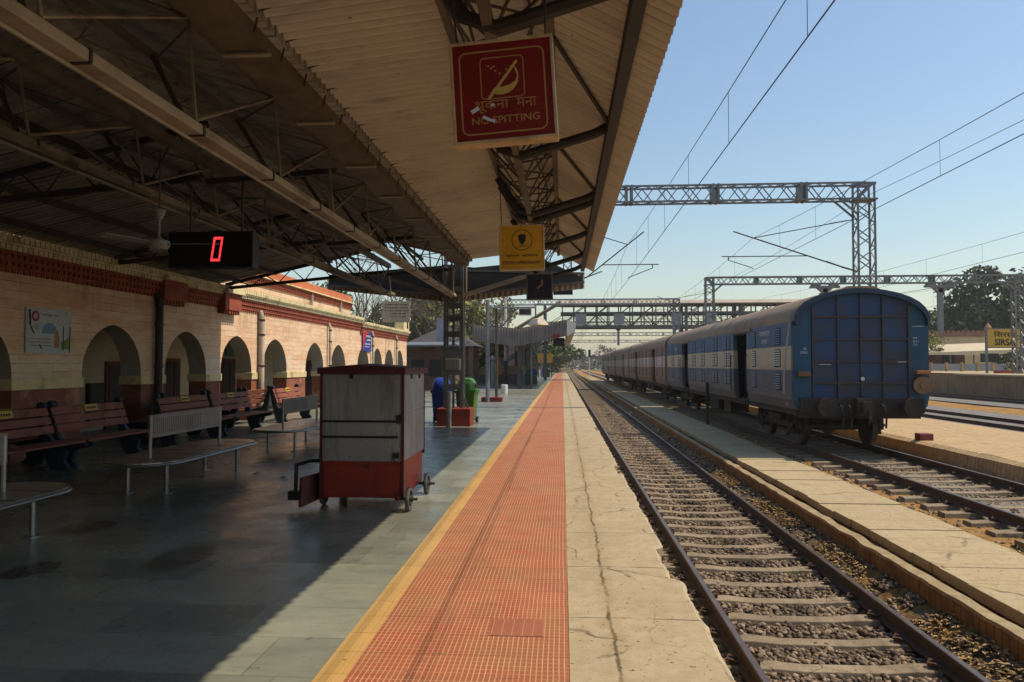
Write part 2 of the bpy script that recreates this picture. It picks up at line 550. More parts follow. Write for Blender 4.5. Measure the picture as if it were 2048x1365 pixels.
# roof sheets
def roof_mat(name, c1, c2, dirt, dsc, lo, hi):
    g = G(name, 0.85, 0, 0.2)
    x = g.xyz()
    col = g.ramp(g.noise(1.2, 6), [(0.35, c1), (0.65, c2)])
    col = g.mix(g.ramp(g.noise((1.2, 7, 1.2), 6, .7), [(lo, 0.0), (hi, 0.8)]), col, dirt)
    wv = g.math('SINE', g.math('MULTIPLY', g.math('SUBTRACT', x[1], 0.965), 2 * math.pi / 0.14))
    col = g.mix(g.math('MULTIPLY', g.ramp(wv, [(0.45, 0.0), (1.0, 0.62)]), g.ramp(g.noise((0.8, 3, 1), 5), [(.3, .5), (.7, 1.0)])), col, dirt)  # darker line repeated along every corrugation
    lap = g.math('LESS_THAN', g.math('FRACT', g.math('DIVIDE', x[1], 0.98)), 0.022)
    col = g.mix(g.math('MULTIPLY', lap, .75), col, tuple(.5 * q for q in dirt))
    rows = g.n.new('ShaderNodeTexWhiteNoise')
    rows.noise_dimensions = '1D'
    g.l.new(g.math('FLOOR', g.math('DIVIDE', x[1], 0.98)), rows.inputs['W'])
    col = g.mix(0.5, col, g.ramp(rows.outputs['Value'], [(0, (.78, .77, .75)), (1, (1.1, 1.1, 1.1))]), 'MULTIPLY')
    sp = g.noise(9, 2)
    col = g.mix(g.ramp(sp, [(.72, 0.0), (.76, .8)]), col, tuple(.4 * q for q in dirt))
    g.col(col)
    return g.m


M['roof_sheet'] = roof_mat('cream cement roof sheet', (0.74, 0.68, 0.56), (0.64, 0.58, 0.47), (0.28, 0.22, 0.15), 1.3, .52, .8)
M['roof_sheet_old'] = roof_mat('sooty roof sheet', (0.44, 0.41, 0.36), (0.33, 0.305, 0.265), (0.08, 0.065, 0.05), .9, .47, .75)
M['valance'] = pm('dusty valance sheet', (0.42, 0.33, 0.24), (0.32, 0.245, 0.175), 1.5, 0.7, dirt=(0.12, 0.09, 0.07), dsc=1.5, streak=True)

# building
g = G('coursed pink sandstone', 0.85, 0, 0.2)
sw = g.n.new('ShaderNodeMapping')
sx = g.n.new('ShaderNodeSeparateXYZ')
cx = g.n.new('ShaderNodeCombineXYZ')
g.l.new(g.pos, sx.inputs[0])
g.l.new(sx.outputs[1], cx.inputs[0])
g.l.new(g.math('ADD', sx.outputs[2], g.math('MULTIPLY', g.noise(2.2, 3), 0.05)), cx.inputs[1])
br = g.n.new('ShaderNodeTexBrick')
g.l.new(cx.outputs[0], br.inputs['Vector'])
br.inputs['Color1'].default_value = (0.66, 0.41, 0.25, 1)
br.inputs['Color2'].default_value = (0.80, 0.58, 0.39, 1)
br.inputs['Mortar'].default_value = (0.22, 0.12, 0.08, 1)
br.inputs['Scale'].default_value = 1
br.inputs['Brick Width'].default_value = 1.7
br.inputs['Row Height'].default_value = 0.155
br.inputs['Mortar Size'].default_value = 0.0065
br.inputs['Mortar Smooth'].default_value = 0.5
br.inputs['Bias'].default_value = 0.1
plain = g.ramp(g.noise((1, .7, 5), 5, .7), [(.35, (.64, .38, .22)), (.65, (.80, .57, .38))])
brc = g.mix(g.ramp(g.noise((1, .8, 2.5), 4, .65), [(.42, 0.25), (.58, 1.0)]), plain, br.outputs['Color'])
col = g.mix(g.ramp(g.noise((1, 1.2, 4), 7, 0.7), [(0.45, 0.0), (0.68, 0.55)]), brc, (0.84, 0.66, 0.47))
col = g.mix(g.ramp(g.noise((1, 1.0, 3.0), 6, 0.7), [(0.48, 0.0), (0.66, 0.7)]), col, (0.62, 0.33, 0.18))
wear = g.math('MULTIPLY', g.ramp(g.noise(3.5, 7, 0.75), [(0.5, 0.0), (0.58, 0.8)]), g.ramp(g.math('SUBTRACT', sx.outputs[2], 1.35), [(0.0, 0.9), (.35, .75), (.8, .12)]))
col = g.mix(wear, col, (0.70, 0.60, 0.47))
faded = g.math('MULTIPLY', g.ramp(g.noise((1, 1.3, .5), 6, .7), [(.5, 0.0), (.66, .6)]), g.ramp(g.math('SUBTRACT', sx.outputs[2], 2.3), [(0.0, 0.0), (.9, 1.0)]))  # mask for dark brown blotches, stronger towards the wall top
col = g.mix(faded, col, (0.30, 0.18, 0.11))
g.col(col)
g.bump(g.math('ADD', g.math('MULTIPLY', br.outputs['Fac'], -1), g.noise(20, 5)), 0.35, 0.012)
M['wall'] = g.m
M['dado'] = pm('oxide red dado paint', (0.30, 0.105, 0.055), (0.20, 0.065, 0.035), 2, 0.75, 0, 0.15, dirt=(0.5, 0.28, 0.17), dsc=2.5)
M['impost'] = pm('cream yellow plaster', (0.76, 0.60, 0.33), (0.66, 0.50, 0.26), 3, 0.8, 0, 0.3, 30, dirt=(0.25, 0.2, 0.12), dsc=3)
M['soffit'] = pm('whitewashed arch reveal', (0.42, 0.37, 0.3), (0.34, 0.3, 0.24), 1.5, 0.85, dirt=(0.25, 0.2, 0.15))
M['inner_wall'] = pm('cream inner wall', (0.62, 0.5, 0.34), (0.55, 0.43, 0.29), 1, 0.8, dirt=(0.4, 0.3, 0.2))
M['cornice'] = pm('cream dentil cornice', (0.84, 0.72, 0.42), (0.72, 0.58, 0.32), 3, 0.8, 0, 0.4, 20, dirt=(0.3, 0.22, 0.13), dsc=3)
M['redband'] = pm('red dentil band', (0.38, 0.095, 0.05), (0.27, 0.06, 0.032), 3, 0.8, 0, 0.3, 25, dirt=(0.2, 0.06, 0.04), dsc=3)
M['orange'] = pm('orange parapet render', (0.62, 0.19, 0.085), (0.5, 0.14, 0.06), 2, 0.8, 0, 0.2, dirt=(0.4, 0.2, 0.12))
M['door'] = pm('dark varnished door', (0.03, 0.025, 0.022), (0.02, 0.018, 0.016), 3, 0.4)
M['door_frame'] = pm('red brown door frame', (0.20, 0.05, 0.025), (0.15, 0.04, 0.02), 3, 0.6)
M['pipe_white'] = pm('lime washed pipe', (0.55, 0.47, 0.37), (0.42, 0.34, 0.26), 3, 0.6, dirt=(0.25, 0.16, 0.1), dsc=3)
M['pipe_dark'] = pm('tarred pipe', (0.03, 0.027, 0.024), (0.05, 0.04, 0.03), 3, 0.6)

# furniture
M['plank'] = pm('red brown bench plank', (0.30, 0.105, 0.06), (0.23, 0.075, 0.045), 4, 0.75, 0, 0.15, 50, dirt=(0.09, 0.03, 0.02), dsc=3)
M['bench_blue'] = pm('blue bench casting', (0.022, 0.036, 0.05), (0.016, 0.026, 0.036), 4, 0.55, dirt=(0.03, 0.035, 0.04), dsc=3)
M['sticker'] = pm('yellow sticker', (0.55, 0.38, 0.05), (0.48, 0.33, 0.05), 5, 0.6)
M['stainless'] = pm('brushed stainless steel', (0.33, 0.33, 0.32), (0.25, 0.25, 0.24), 3, 0.34, 0.8, dirt=(0.2, 0.18, 0.16), dsc=4)
M['cart_steel'] = pm('dull tin panel', (0.29, 0.275, 0.255), (0.21, 0.20, 0.185), 1.6, 0.62, 0.0, 0.5, dirt=(0.10, 0.085, 0.07), dsc=2.2, streak=True, bsc=5)
M['cart_red'] = pm('red painted board', (0.29, 0.028, 0.015), (0.20, 0.022, 0.013), 3, 0.45, dirt=(0.10, 0.02, 0.014), dsc=2.5, streak=True)
M['cart_trim'] = pm('dark red trim', (0.10, 0.014, 0.012), (0.055, 0.011, 0.011), 4, 0.5, dirt=(0.03, 0.015, 0.015), dsc=3)
M['rubber'] = pm('dusty rubber', (0.12, 0.11, 0.095), (0.07, 0.065, 0.055), 8, 0.85)
M['wood_dark'] = pm('dark stained wood', (0.12, 0.04, 0.028), (0.08, 0.03, 0.02), 5, 0.6)
M['bin_blue'] = pm('blue plastic', (0.02, 0.06, 0.36), (0.018, 0.05, 0.28), 4, 0.4, dirt=(0.03, 0.04, 0.12), dsc=4)
M['bin_green'] = pm('green plastic', (0.06, 0.19, 0.028), (0.05, 0.15, 0.025), 4, 0.4, dirt=(0.05, 0.1, 0.03), dsc=4)
M['bin_dark_green'] = pm('dark green plastic', (0.02, 0.08, 0.03), (0.015, 0.06, 0.022), 4, 0.4)
M['sign_red'] = pm('red sign face', (0.23, 0.012, 0.012), (0.19, 0.01, 0.01), 1.5, 0.4)
M['sign_gold'] = pm('faded gold lettering', (0.47, 0.28, 0.09), (0.40, 0.23, 0.07), 5, 0.6)
M['sign_gold_bright'] = pm('gold pictogram', (0.68, 0.47, 0.12), (0.60, 0.40, 0.1), 5, 0.6)
M['sign_cream'] = pm('cream sign housing', (0.62, 0.46, 0.25), (0.5, 0.36, 0.19), 3, 0.6, dirt=(0.2, 0.14, 0.08), dsc=4)
M['sign_yellow'] = pm('yellow sign face', (0.70, 0.34, 0.015), (0.62, 0.29, 0.015), 2, 0.45)
M['sign_navy'] = pm('navy sign face', (0.018, 0.018, 0.06), (0.015, 0.014, 0.045), 2, 0.4)
M['ink'] = pm('black ink', (0.015, 0.012, 0.01), (0.02, 0.016, 0.012), 5, 0.6)
M['white_ink'] = pm('white lettering', (0.62, 0.62, 0.6), (0.5, 0.5, 0.48), 5, 0.6)
M['paper'] = pm('torn white paper', (0.75, 0.74, 0.8), (0.65, 0.65, 0.7), 8, 0.8)

g = G('red display segment', 0.5)
g.col((0.2, 0.0, 0.0))
g.b.inputs['Emission Color'].default_value = (1.0, 0.035, 0.05, 1)
g.b.inputs['Emission Strength'].default_value = 1.5
M['led'] = g.m


def leaf_mat(name, a, b, c):
    g = G(name, 0.65, 0, 0.25)
    g.col(g.ramp(g.island, [(0.0, a), (0.55, b), (1.0, c)]))
    return g.m


M['leaf_dark'] = leaf_mat('dark leaves', (0.012, 0.022, 0.008), (0.03, 0.05, 0.015), (0.075, 0.10, 0.03))
M['leaf_olive'] = leaf_mat('olive leaves', (0.07, 0.07, 0.016), (0.16, 0.155, 0.03), (0.28, 0.24, 0.05))
M['leaf_green'] = leaf_mat('mid green leaves', (0.03, 0.05, 0.014), (0.07, 0.10, 0.025), (0.14, 0.16, 0.045))
M['leaf_far'] = leaf_mat('far leaves', (0.05, 0.055, 0.04), (0.09, 0.095, 0.065), (0.13, 0.13, 0.09))
M['bridge_steel'] = pm('dull bridge steel', (0.13, 0.13, 0.125), (0.09, 0.088, 0.085), 2, 0.7)
M['bark'] = pm('grey bark', (0.12, 0.095, 0.07), (0.08, 0.06, 0.045), 4, 0.9, 0, 0.5, 20)
M['dry_grass'] = leaf_mat('dry weeds', (0.16, 0.13, 0.04), (0.22, 0.18, 0.06), (0.12, 0.14, 0.03))

# ------------------------------------------------------------------ the ground and the platform
T1, T2, T3, T4 = 2.47, 7.2, 15.6, 24.0                     # track centre lines
R1, R2, R3, R4 = -0.84, -0.44, -0.34, -0.19                # rail top heights


def sheet(prof, ys, mat, name, jit=0.0, seed=1):
    """Ground sheet: profile (x, z) swept along y, with a little unevenness."""
    vs, fs = [], []
    n = len(prof)
    for y in ys:
        for (px, pz) in prof:
            vs.append((px, y, pz + (jit * noise.noise(Vector((px * 1.3, y * 1.3, seed))) if jit else 0)))
    for i in range(len(ys) - 1):
        for k in range(n - 1):
            fs.append((i * n + k, i * n + k + 1, (i + 1) * n + k + 1, (i + 1) * n + k))
    mb = MB()
    mb.add(vs, fs)
    return structure(mb.build(name, mat, smooth=True))


ysn = [-3 + 0.25 * i for i in range(120)] + [27 + 3 * i for i in range(30)] + [120, 200, 400, 900, 2000]
gx = [4.0] + [5.45 + 0.2 * i for i in range(19)]
sheet([(-900, -1.3), (-60, -1.3), (0.3, -1.3), (3.95, -1.3), (4.0, -0.75), (5.44, -0.72)] + [(5.46 + 0.25 * i, -0.68) for i in range(15)] +
      [(9.3, -0.7), (13.6, -0.72), (13.9, -0.58), (18.2, -0.56), (21, -0.45), (27.2, -0.42), (60, -0.4), (900, -0.4)], ysn, M['soil'], 'ground', 0.05)
sheet([(0.93, -1.06)] + [(1.1 + 0.2 * i, -1.06) for i in range(12)] + [(3.46, -1.05), (3.62, -0.97), (3.75, -0.89)] + [(3.86, -0.86)], [-3 + 0.2 * i for i in range(150)] + [30 + 3 * i for i in range(60)] + [260, 500],
      M['ballast_bed'], 'ballast_bed', 0.02, 4)
g3 = pm('grey ballast bed', (0.22, 0.2, 0.18), (0.13, 0.12, 0.105), 7, 0.95, 0, 1.0, 25, dirt=(0.3, 0.27, 0.23), dsc=9)
sheet([(13.75, -0.50), (14.2, -0.47), (17.0, -0.47), (17.6, -0.52), (19.5, -0.5)], [-3, 20, 60, 200, 500], g3, 'ballast_bed')
sheet([(21.6, -0.40), (22.4, -0.33), (25.6, -0.33), (26.6, -0.38)], [-3, 20, 60, 200, 500], g3, 'ballast_bed')
sheet([(6.25, -0.67)] + [(6.4 + 0.2 * i, -0.65) for i in range(9)] + [(8.25, -0.68)], [-3 + 0.2 * i for i in range(150)] + [30 + 3 * i for i in range(60)] + [260, 500],
            pm('grey ballast between the coach rails', (0.25, 0.21, 0.17), (0.12, 0.10, 0.08), 9, 0.95, 0, 1.0, 25, dirt=(0.32, 0.26, 0.19), dsc=8), 'ballast_bed', 0.03, 9)

# the platform: stone paving, yellow strip, red ribbed strip, coping
YE = 150.0
mb = MB().box(-60, -1.3155, -32, YE, -1.2, 0.0)
structure(mb.build('platform', M['floor']))
mb = MB().box(-1.315, -1.1505, -32, YE, -1.2, 0.002)
structure(mb.build('platform_yellow_strip', M['tactile_yellow']))
mb = MB().box(-1.15, 0.033, -32, YE, -1.2, 0.003)
structure(mb.build('platform_red_strip', M['tactile_red']))
odd = tile_mat('odd replaced tile', (0.31, 0.05, 0.028), (0.28, 0.075, 0.04), (0.46, 0.22, 0.12), 0.064, 0.0105, 0.09, 0.25, (0.3, 0.12, 0.06), (0.12, 0.04, 0.025), (0.36, 0.18, 0.1))
structure(MB().box(-.452, -.122, 4.50, 4.80, -.01, .0065).build('platform_replaced_tile', odd))
ys = [-3 + 0.06 * i for i in range(460)] + [25 + 0.5 * i for i in range(250)]
mb = MB()
vs, fs = [], []
rnd = random.Random(3)
for y in ys:
    e = 0.915 + 0.028 * noise.noise(Vector((0, y * 1.1, 3))) + 0.022 * noise.noise(Vector((5, y * 4.5, 1))) + 0.012 * noise.noise(Vector((9, y * 13, 1)))
    if noise.noise(Vector((2, y * 0.55, 8))) > 0.28:
        e -= 0.07
    zz = 0.012 * noise.noise(Vector((0.5, y * 0.8, 2)))
    vs += [(0.036, y, -0.002), (0.4, y, 0.004 + zz * .5), (e - 0.03, y, zz * .6), (e, y, -0.02), (e - 0.02 + 0.02 * noise.noise(Vector((3, y * 3, 6))), y, -0.22), (0.9, y, -1.25)]
for i in range(len(ys) - 1):
    for k in range(5):
        fs.append((i * 6 + k, i * 6 + k + 1, (i + 1) * 6 + k + 1, (i + 1) * 6 + k))
mb.add(vs, fs)
structure(mb.build('platform_coping', M['coping']))

# the cover slab path between the tracks, with its brick edging
rnd = random.Random(5)
path = MB()
y = -2.0
while y < 140:
    L = 0.62
    z = -0.59 + rnd.uniform(-0.008, 0.008)
    j0, j1 = rnd.uniform(-0.02, 0.02), rnd.uniform(-0.015, 0.015)
    path.box(4.17 + j0, 5.45 + j1, y + 0.004, y + L - 0.004, z - 0.12, z)
    y += L
structure(path.build('slab_path', M['slab'], bevel=0.006))
vs, fs = [], []
ys = [-2 + 0.08 * i for i in range(420)] + [32 + 2 * i for i in range(60)]
for y in ys:
    a = 0.02 * noise.noise(Vector((1, y * 2.2, 0))) + 0.012 * noise.noise(Vector((1, y * 7, 0)))
    b = 0.025 * noise.noise(Vector((4, y * 1.6, 0)))
    c = 0.02 * noise.noise(Vector((7, y * 2.6, 0)))
    vs += [(3.86 + a, y, -1.2), (3.855 + a, y, -0.68 + c), (3.875 + a, y, -0.652 + c), (4.0 + b, y, -0.645 + c), (4.03 + b, y, -0.67 + c), (4.04 + b, y, -1.0)]
for i in range(len(ys) - 1):
    for k in range(5):
        fs.append((i * 6 + k, i * 6 + k + 1, (i + 1) * 6 + k + 1, (i + 1) * 6 + k))
kb = MB()
kb.add(vs, fs)
kb = kb.build('path_kerb', M['kerb_brick'])
structure(kb)
kb.data.materials.append(M['kerb_top'])
for p in kb.data.polygons:
    if p.normal.z > 0.75:
        p.material_index = 1

# low sandy platform right of the coach track
ys = [-3 + 0.3 * i for i in range(200)] + [60, 75, 90, 120]
vs, fs = [], []
for y in ys:
    a = 0.06 * noise.noise(Vector((1, y * 0.9, 5))) + 0.03 * noise.noise(Vector((1, y * 3, 5)))
    q = 0.03 * noise.noise(Vector((3, y * 0.7, 5)))
    vs += [(9.02 + a, y, -0.75), (9.06 + a, y, -0.36), (9.2 + a, y, -0.29 + q), (11, y, -0.28 - q), (13.3, y, -0.30), (13.5, y, -0.34), (13.55, y, -0.8)]
for i in range(len(ys) - 1):
    for k in range(6):
        fs.append((i * 7 + k, i * 7 + k + 1, (i + 1) * 7 + k + 1, (i + 1) * 7 + k))
mb = MB()
mb.add(vs, fs)
structure(mb.build('low_platform', M['brick_paving']))

# far platform across the tracks: its face begins with a ramp
FPM = pm('stained platform face', (0.29, 0.20, 0.10), (0.20, 0.135, 0.07), 1, 0.9, 0, 0.4, 15, dirt=(0.07, 0.06, 0.05), dsc=1, streak=True)
mb = MB()
mb.prism([(27.6, -6, -0.5), (27.6, 57.5, -0.5), (27.6, 57.5, 0.5), (27.6, 53.5, 0.97), (27.6, -6, 0.97)], (3.4, 0, 0))
mb.box(31.0, 70, -6, 200, -0.5, 0.968)
structure(mb.build('far_platform', FPM))
mb = MB().box(27.45, 28.2, -6, 53.5, 0.93, 1.03)
structure(mb.build('far_platform_coping', M['coping']))
mb = MB().box(28.2, 70, -6, 53.5, 0.90, 0.99).box(31.0, 70, 53.5, 200, 0.90, 0.985)
structure(mb.build('far_platform_paving', M['slab']))

# rails and sleepers
RP = [(-0.068, -0.156), (0.068, -0.156), (0.068, -0.143), (0.014, -0.118), (0.011, -0.048), (0.034, -0.034), (0.034, -0.005), (0.028, 0), (-0.028, 0), (-0.034, -0.005), (-0.034, -0.034), (-0.011, -0.048), (-0.014, -0.118), (-0.068, -0.143)]


def rail(xc, zt, y0, y1, label, group):
    mb = MB().prism([(xc + a, y0, zt + b) for a, b in RP], (0, y1 - y0, 0))
    r = mb.build('rail', M['rail_rust'])
    tag(r, label, 'rail', group)
    W[r.name] = Vector()
    MB().box(xc - 0.024, xc + 0.024, y0, y1, zt - 0.01, zt + 0.002).build('running_surface', M['rail_head'], r)
    return r


RG = 'rails of the four tracks'
rail(T1 - 0.871, R1, -3, 240, 'rusty steel rail running right along the platform edge', RG)
rail(T1 + 0.871, R1, -3, 240, 'rusty steel rail of the near track on the side of the brick edging', RG)
rail(T2 - 0.871, R2, -3, 240, 'rusty rail under the coaches on the side of the slab path', RG)
rail(T2 + 0.871, R2, -3, 240, 'rusty rail under the coaches beside the low sandy platform', RG)
rail(T3 - 0.871, R3, -3, 240, 'rail right behind the low sandy platform, on grey ballast', RG)
rail(T3 + 0.871, R3, -3, 240, 'second rail behind the low sandy platform, on grey ballast', RG)
rail(T4 - 0.871, R4, -3, 240, 'next to last rail before the far stained platform face', RG)
rail(T4 + 0.871, R4, -3, 240, 'rail right under the far stained platform face', RG)


def sleeper_mb(xc, L=2.75):
    """Prestressed sleeper: thick at the rail seats, lower in the middle."""
    mb = MB()
    st = [(-L / 2, 0.0, .105), (-L / 2 + .3, .012, .105), (-1.05, .014, .105), (-.6, .008, .095), (-.35, -.014, .085), (.35, -.014, .085), (.6, .008, .095), (1.05, .014, .105), (L / 2 - .3, .012, .105), (L / 2, 0, .105)]
    vs, fs = [], []
    for sx_, dz, hw in st:
        vs += [(sx_, -hw - .03, -.2), (sx_, -hw, dz), (sx_, hw, dz), (sx_, hw + .03, -.2)]
    for i in range(len(st) - 1):
        for k in range(3):
            fs.append((i * 4 + k, i * 4 + k + 1, (i + 1) * 4 + k + 1, (i + 1) * 4 + k))
    fs += [(0, 1, 2, 3), tuple(len(st) * 4 - 4 + k for k in (3, 2, 1, 0))]
    mb.add(vs, fs)
    return mb


def clip_mb(side, y, xs):
    mb = MB()
    a = xs + side * 0.075
    pts = [(a - side * 0.02, y - .05, .035), (a + side * .05, y - .045, .06), (a + side * .085, y - .01, .045), (a + side * .05, y + .03, .075), (a - side * .02, y + .045, .035)]
    mb.tube([Vector(p) for p in pts], 0.011, 5)
    mb.box(a + side * .03 - .03, a + side * .03 + .03, y - .035, y + .035, .0, .05)
    return mb


def sleepers(xc, ztop, y0, y1, sp, ynear, label, group, jit=0.0, L=2.75):
    proto = None
    protof = None
    y = y0
    rn = random.Random(int(xc * 10))
    while y < y1:
        loc = (xc + rn.uniform(-.03, .03), y + rn.uniform(-.03, .03), ztop + rn.uniform(-jit, jit))
        rz = rn.uniform(-.018, .018)
        if y < ynear:
            if proto is None:
                proto = sleeper_mb(0, L).build('railway_sleeper', M['sleeper'], bevel=0.008)
                tag(proto, label, 'sleeper', group)
                W[proto.name] = Vector()
                for xs in (-.871, .871):
                    for s_ in (-1, 1):
                        clip_mb(s_, 0, xs).build('rail_clip', M['clip'], proto)
                proto.location = loc
            else:
                dup(proto, None, loc, rz)
        else:
            if protof is None:
                protof = sleeper_mb(0, L).build('railway_sleeper', M['sleeper'])
                tag(protof, label, 'sleeper', group)
                protof.location = loc
            else:
                dup(protof, None, loc, rz)
        y += sp


sleepers(T1, R1 - 0.17, 2.35, 76, 0.625, 17, 'worn concrete sleeper half sunk in ballast on the platform side track', 'sleepers of the platform side track', 0.008)
sleepers(T2, R2 - 0.17, 6.0, 41, 0.64, 16, 'pale concrete sleeper lying in dry soil under the rails of the coach track', 'sleepers of the coach track', 0.01)

# ballast stones of the near track: one mass of loose stone
def ico():
    t = (1 + 5 ** .5) / 2
    v = np.array([(-1, t, 0), (1, t, 0), (-1, -t, 0), (1, -t, 0), (0, -1, t), (0, 1, t), (0, -1, -t), (0, 1, -t), (t, 0, -1), (t, 0, 1), (-t, 0, -1), (-t, 0, 1)], float)
    v /= np.linalg.norm(v[0])
    f = np.array([(0, 11, 5), (0, 5, 1), (0, 1, 7), (0, 7, 10), (0, 10, 11), (1, 5, 9), (5, 11, 4), (11, 10, 2), (10, 7, 6), (7, 1, 8), (3, 9, 4), (3, 4, 2), (3, 2, 6), (3, 6, 8), (3, 8, 9), (4, 9, 5), (2, 4, 11), (6, 2, 10), (8, 6, 7), (9, 8, 1)])
    return v, f


def stones(name, spots, sizes, mat, seed):
    rg = np.random.default_rng(seed)
    v0, f0 = ico()
    n = len(spots)
    V = np.repeat(v0[None], n, 0) * rg.uniform(.62, 1.25, (n, 12, 1))
    V *= rg.uniform(.6, 1.2, (n, 1, 3))
    a = rg.uniform(0, 6.283, n)
    b = rg.uniform(-.6, .6, n)
    ca, sa, cb, sb = np.cos(a), np.sin(a), np.cos(b), np.sin(b)
    X, Y, Z = V[..., 0].copy(), V[..., 1].copy(), V[..., 2].copy()
    Y, Z = Y * cb[:, None] - Z * sb[:, None], Y * sb[:, None] + Z * cb[:, None]
    V[..., 0] = X * ca[:, None] - Y * sa[:, None]
    V[..., 1] = X * sa[:, None] + Y * ca[:, None]
    V[..., 2] = Z * .8
    V = V * sizes[:, None, None] + spots[:, None, :]
    F = (f0[None] + (np.arange(n) * 12)[:, None, None]).reshape(-1, 3)
    me = bpy.data.meshes.new(name)
    me.vertices.add(n * 12)
    me.vertices.foreach_set('co', V.reshape(-1))
    me.loops.add(F.size)
    me.loops.foreach_set('vertex_index', F.reshape(-1).astype(np.int32))
    me.polygons.add(len(F))
    me.polygons.foreach_set('loop_start', np.arange(0, F.size, 3, dtype=np.int32))
    me.update(calc_edges=True)
    me.materials.append(mat)
    o = bpy.data.objects.new(name, me)
    COL.objects.link(o)
    o['kind'] = 'stuff'
    return o


rg = np.random.default_rng(11)
sp, sz = [], []
for (ya, yb, dens, s0, s1) in ((2.9, 7.0, 800, .018, .038), (7.0, 13.0, 460, .022, .042), (13, 26, 200, .028, .05), (26, 52, 60, .035, .06)):
    n = int((yb - ya) * 2.9 * dens)
    xs = rg.uniform(.96, 3.86, n)
    ysr = rg.uniform(ya, yb, n)
    keep = ~((np.abs(xs - T1 + .871) < .06) | (np.abs(xs - T1 - .871) < .06))
    # sleepers are swept mostly clear
    ph = np.abs(((ysr - 2.35 + .3125) % .625) - .3125)
    keep &= (ph > .12) | (rg.uniform(0, 1, n) < .05)
    xs, ysr, ph = xs[keep], ysr[keep], ph[keep]
    zz = -1.05 + rg.uniform(0, .022, len(xs)) + np.interp(xs, [3.46, 3.62, 3.75, 3.86], [0, .08, .16, .19])
    sp.append(np.stack([xs, ysr, zz], 1))
    sz.append(rg.uniform(s0, s1, len(xs)))
stones('ballast', np.concatenate(sp), np.concatenate(sz), M['stone'], 5)
n = 2600
xs, ysr = rg.uniform(6.35, 8.05, n), rg.uniform(5.5, 18, n)
ph = np.abs(((ysr - 6.0 + .32) % .64) - .32)
k = ph > .13
stones('ballast', np.stack([xs[k], ysr[k], np.full(k.sum(), -.645)], 1), rg.uniform(.02, .042, k.sum()), M['stone'], 6)
n = 900
xs, ysr = rg.uniform(5.48, 6.25, n), rg.uniform(5.5, 20, n)
stones('ballast', np.stack([xs, ysr, np.full(n, -.675)], 1), rg.uniform(.012, .034, n) * rg.choice([1, 1, 1, 2.0], n), M['stone'], 7)
rn = random.Random(4)
mb = MB()
for i in range(3600):
    x_, y_ = rn.uniform(3.42, 3.85), rn.uniform(4, 18)
    if noise.noise(Vector((x_, y_ * .6, 3))) < -0.05:
        continue
    a, l = rn.uniform(0, 6.28), rn.uniform(.015, .05)
    z_ = -1.02 + rn.uniform(0, .03) + float(np.interp(x_, [3.46, 3.62, 3.75, 3.86], [0, .08, .16, .19]))
    dx, dy = math.cos(a) * l, math.sin(a) * l
    mb.add([(x_ - dx, y_ - dy, z_), (x_ + dy * .4, y_ - dx * .4, z_ + .012), (x_ + dx, y_ + dy, z_ + .004), (x_ - dy * .4, y_ + dx * .4, z_ + .01)], [(0, 1, 2, 3)])
lm = leaf_mat('dead leaves', (0.16, 0.08, 0.025), (0.34, 0.19, 0.06), (0.42, 0.30, 0.12))
o = mb.build('leaf_litter', lm)
o['kind'] = 'stuff'
mb = MB()
for (cx_, cy_, n, hh) in ((2.35, 11.3, 40, .10), (2.9, 9.6, 26, .07), (5.7, 9.5, 30, .06), (8.6, 16.5, 60, .14), (8.5, 12.8, 60, .12), (8.65, 14.6, 50, .12), (3.7, 16, 40, .1)):
    zb = -1.03 if cx_ < 4 else -.63
    for i in range(n):
        a, r_ = rn.uniform(0, 6.28), rn.uniform(0, .16)
        p = Vector((cx_ + math.cos(a) * r_, cy_ + math.sin(a) * r_ * 2, zb))
        q = p + Vector((rn.uniform(-.05, .05), rn.uniform(-.05, .05), rn.uniform(.4, 1) * hh))
        mb.add([p + Vector((-.006, 0, 0)), p + Vector((.006, 0, 0)), q], [(0, 1, 2)])
mb.build('weeds', M['dry_grass'])['kind'] = 'stuff'

# ------------------------------------------------------------------ station building
WX = -9.3
BY1 = 43.1
ARCH = [10.75, 14.55, 17.5, 20.3, 23.1, 26.9, 29.8, 33.6, 36.2, 38.7, 41.2]
AR, SPR, TH = 1.0, 1.42, 0.46
bld = thing('station_building', 'long sandstone station building with a row of arches along the platform', 'building', (WX, 20, 0))


def archpts(c, n=18):
    pts = []
    for i in range(n + 1):
        t = math.pi * (1 - i / n)
        yy = math.cos(t)
        zz = math.sin(t) ** 0.92
        pts.append((c + AR * yy, SPR + 1.02 * zz + 0.05 * (1 - abs(yy)) ** 2))
    return pts


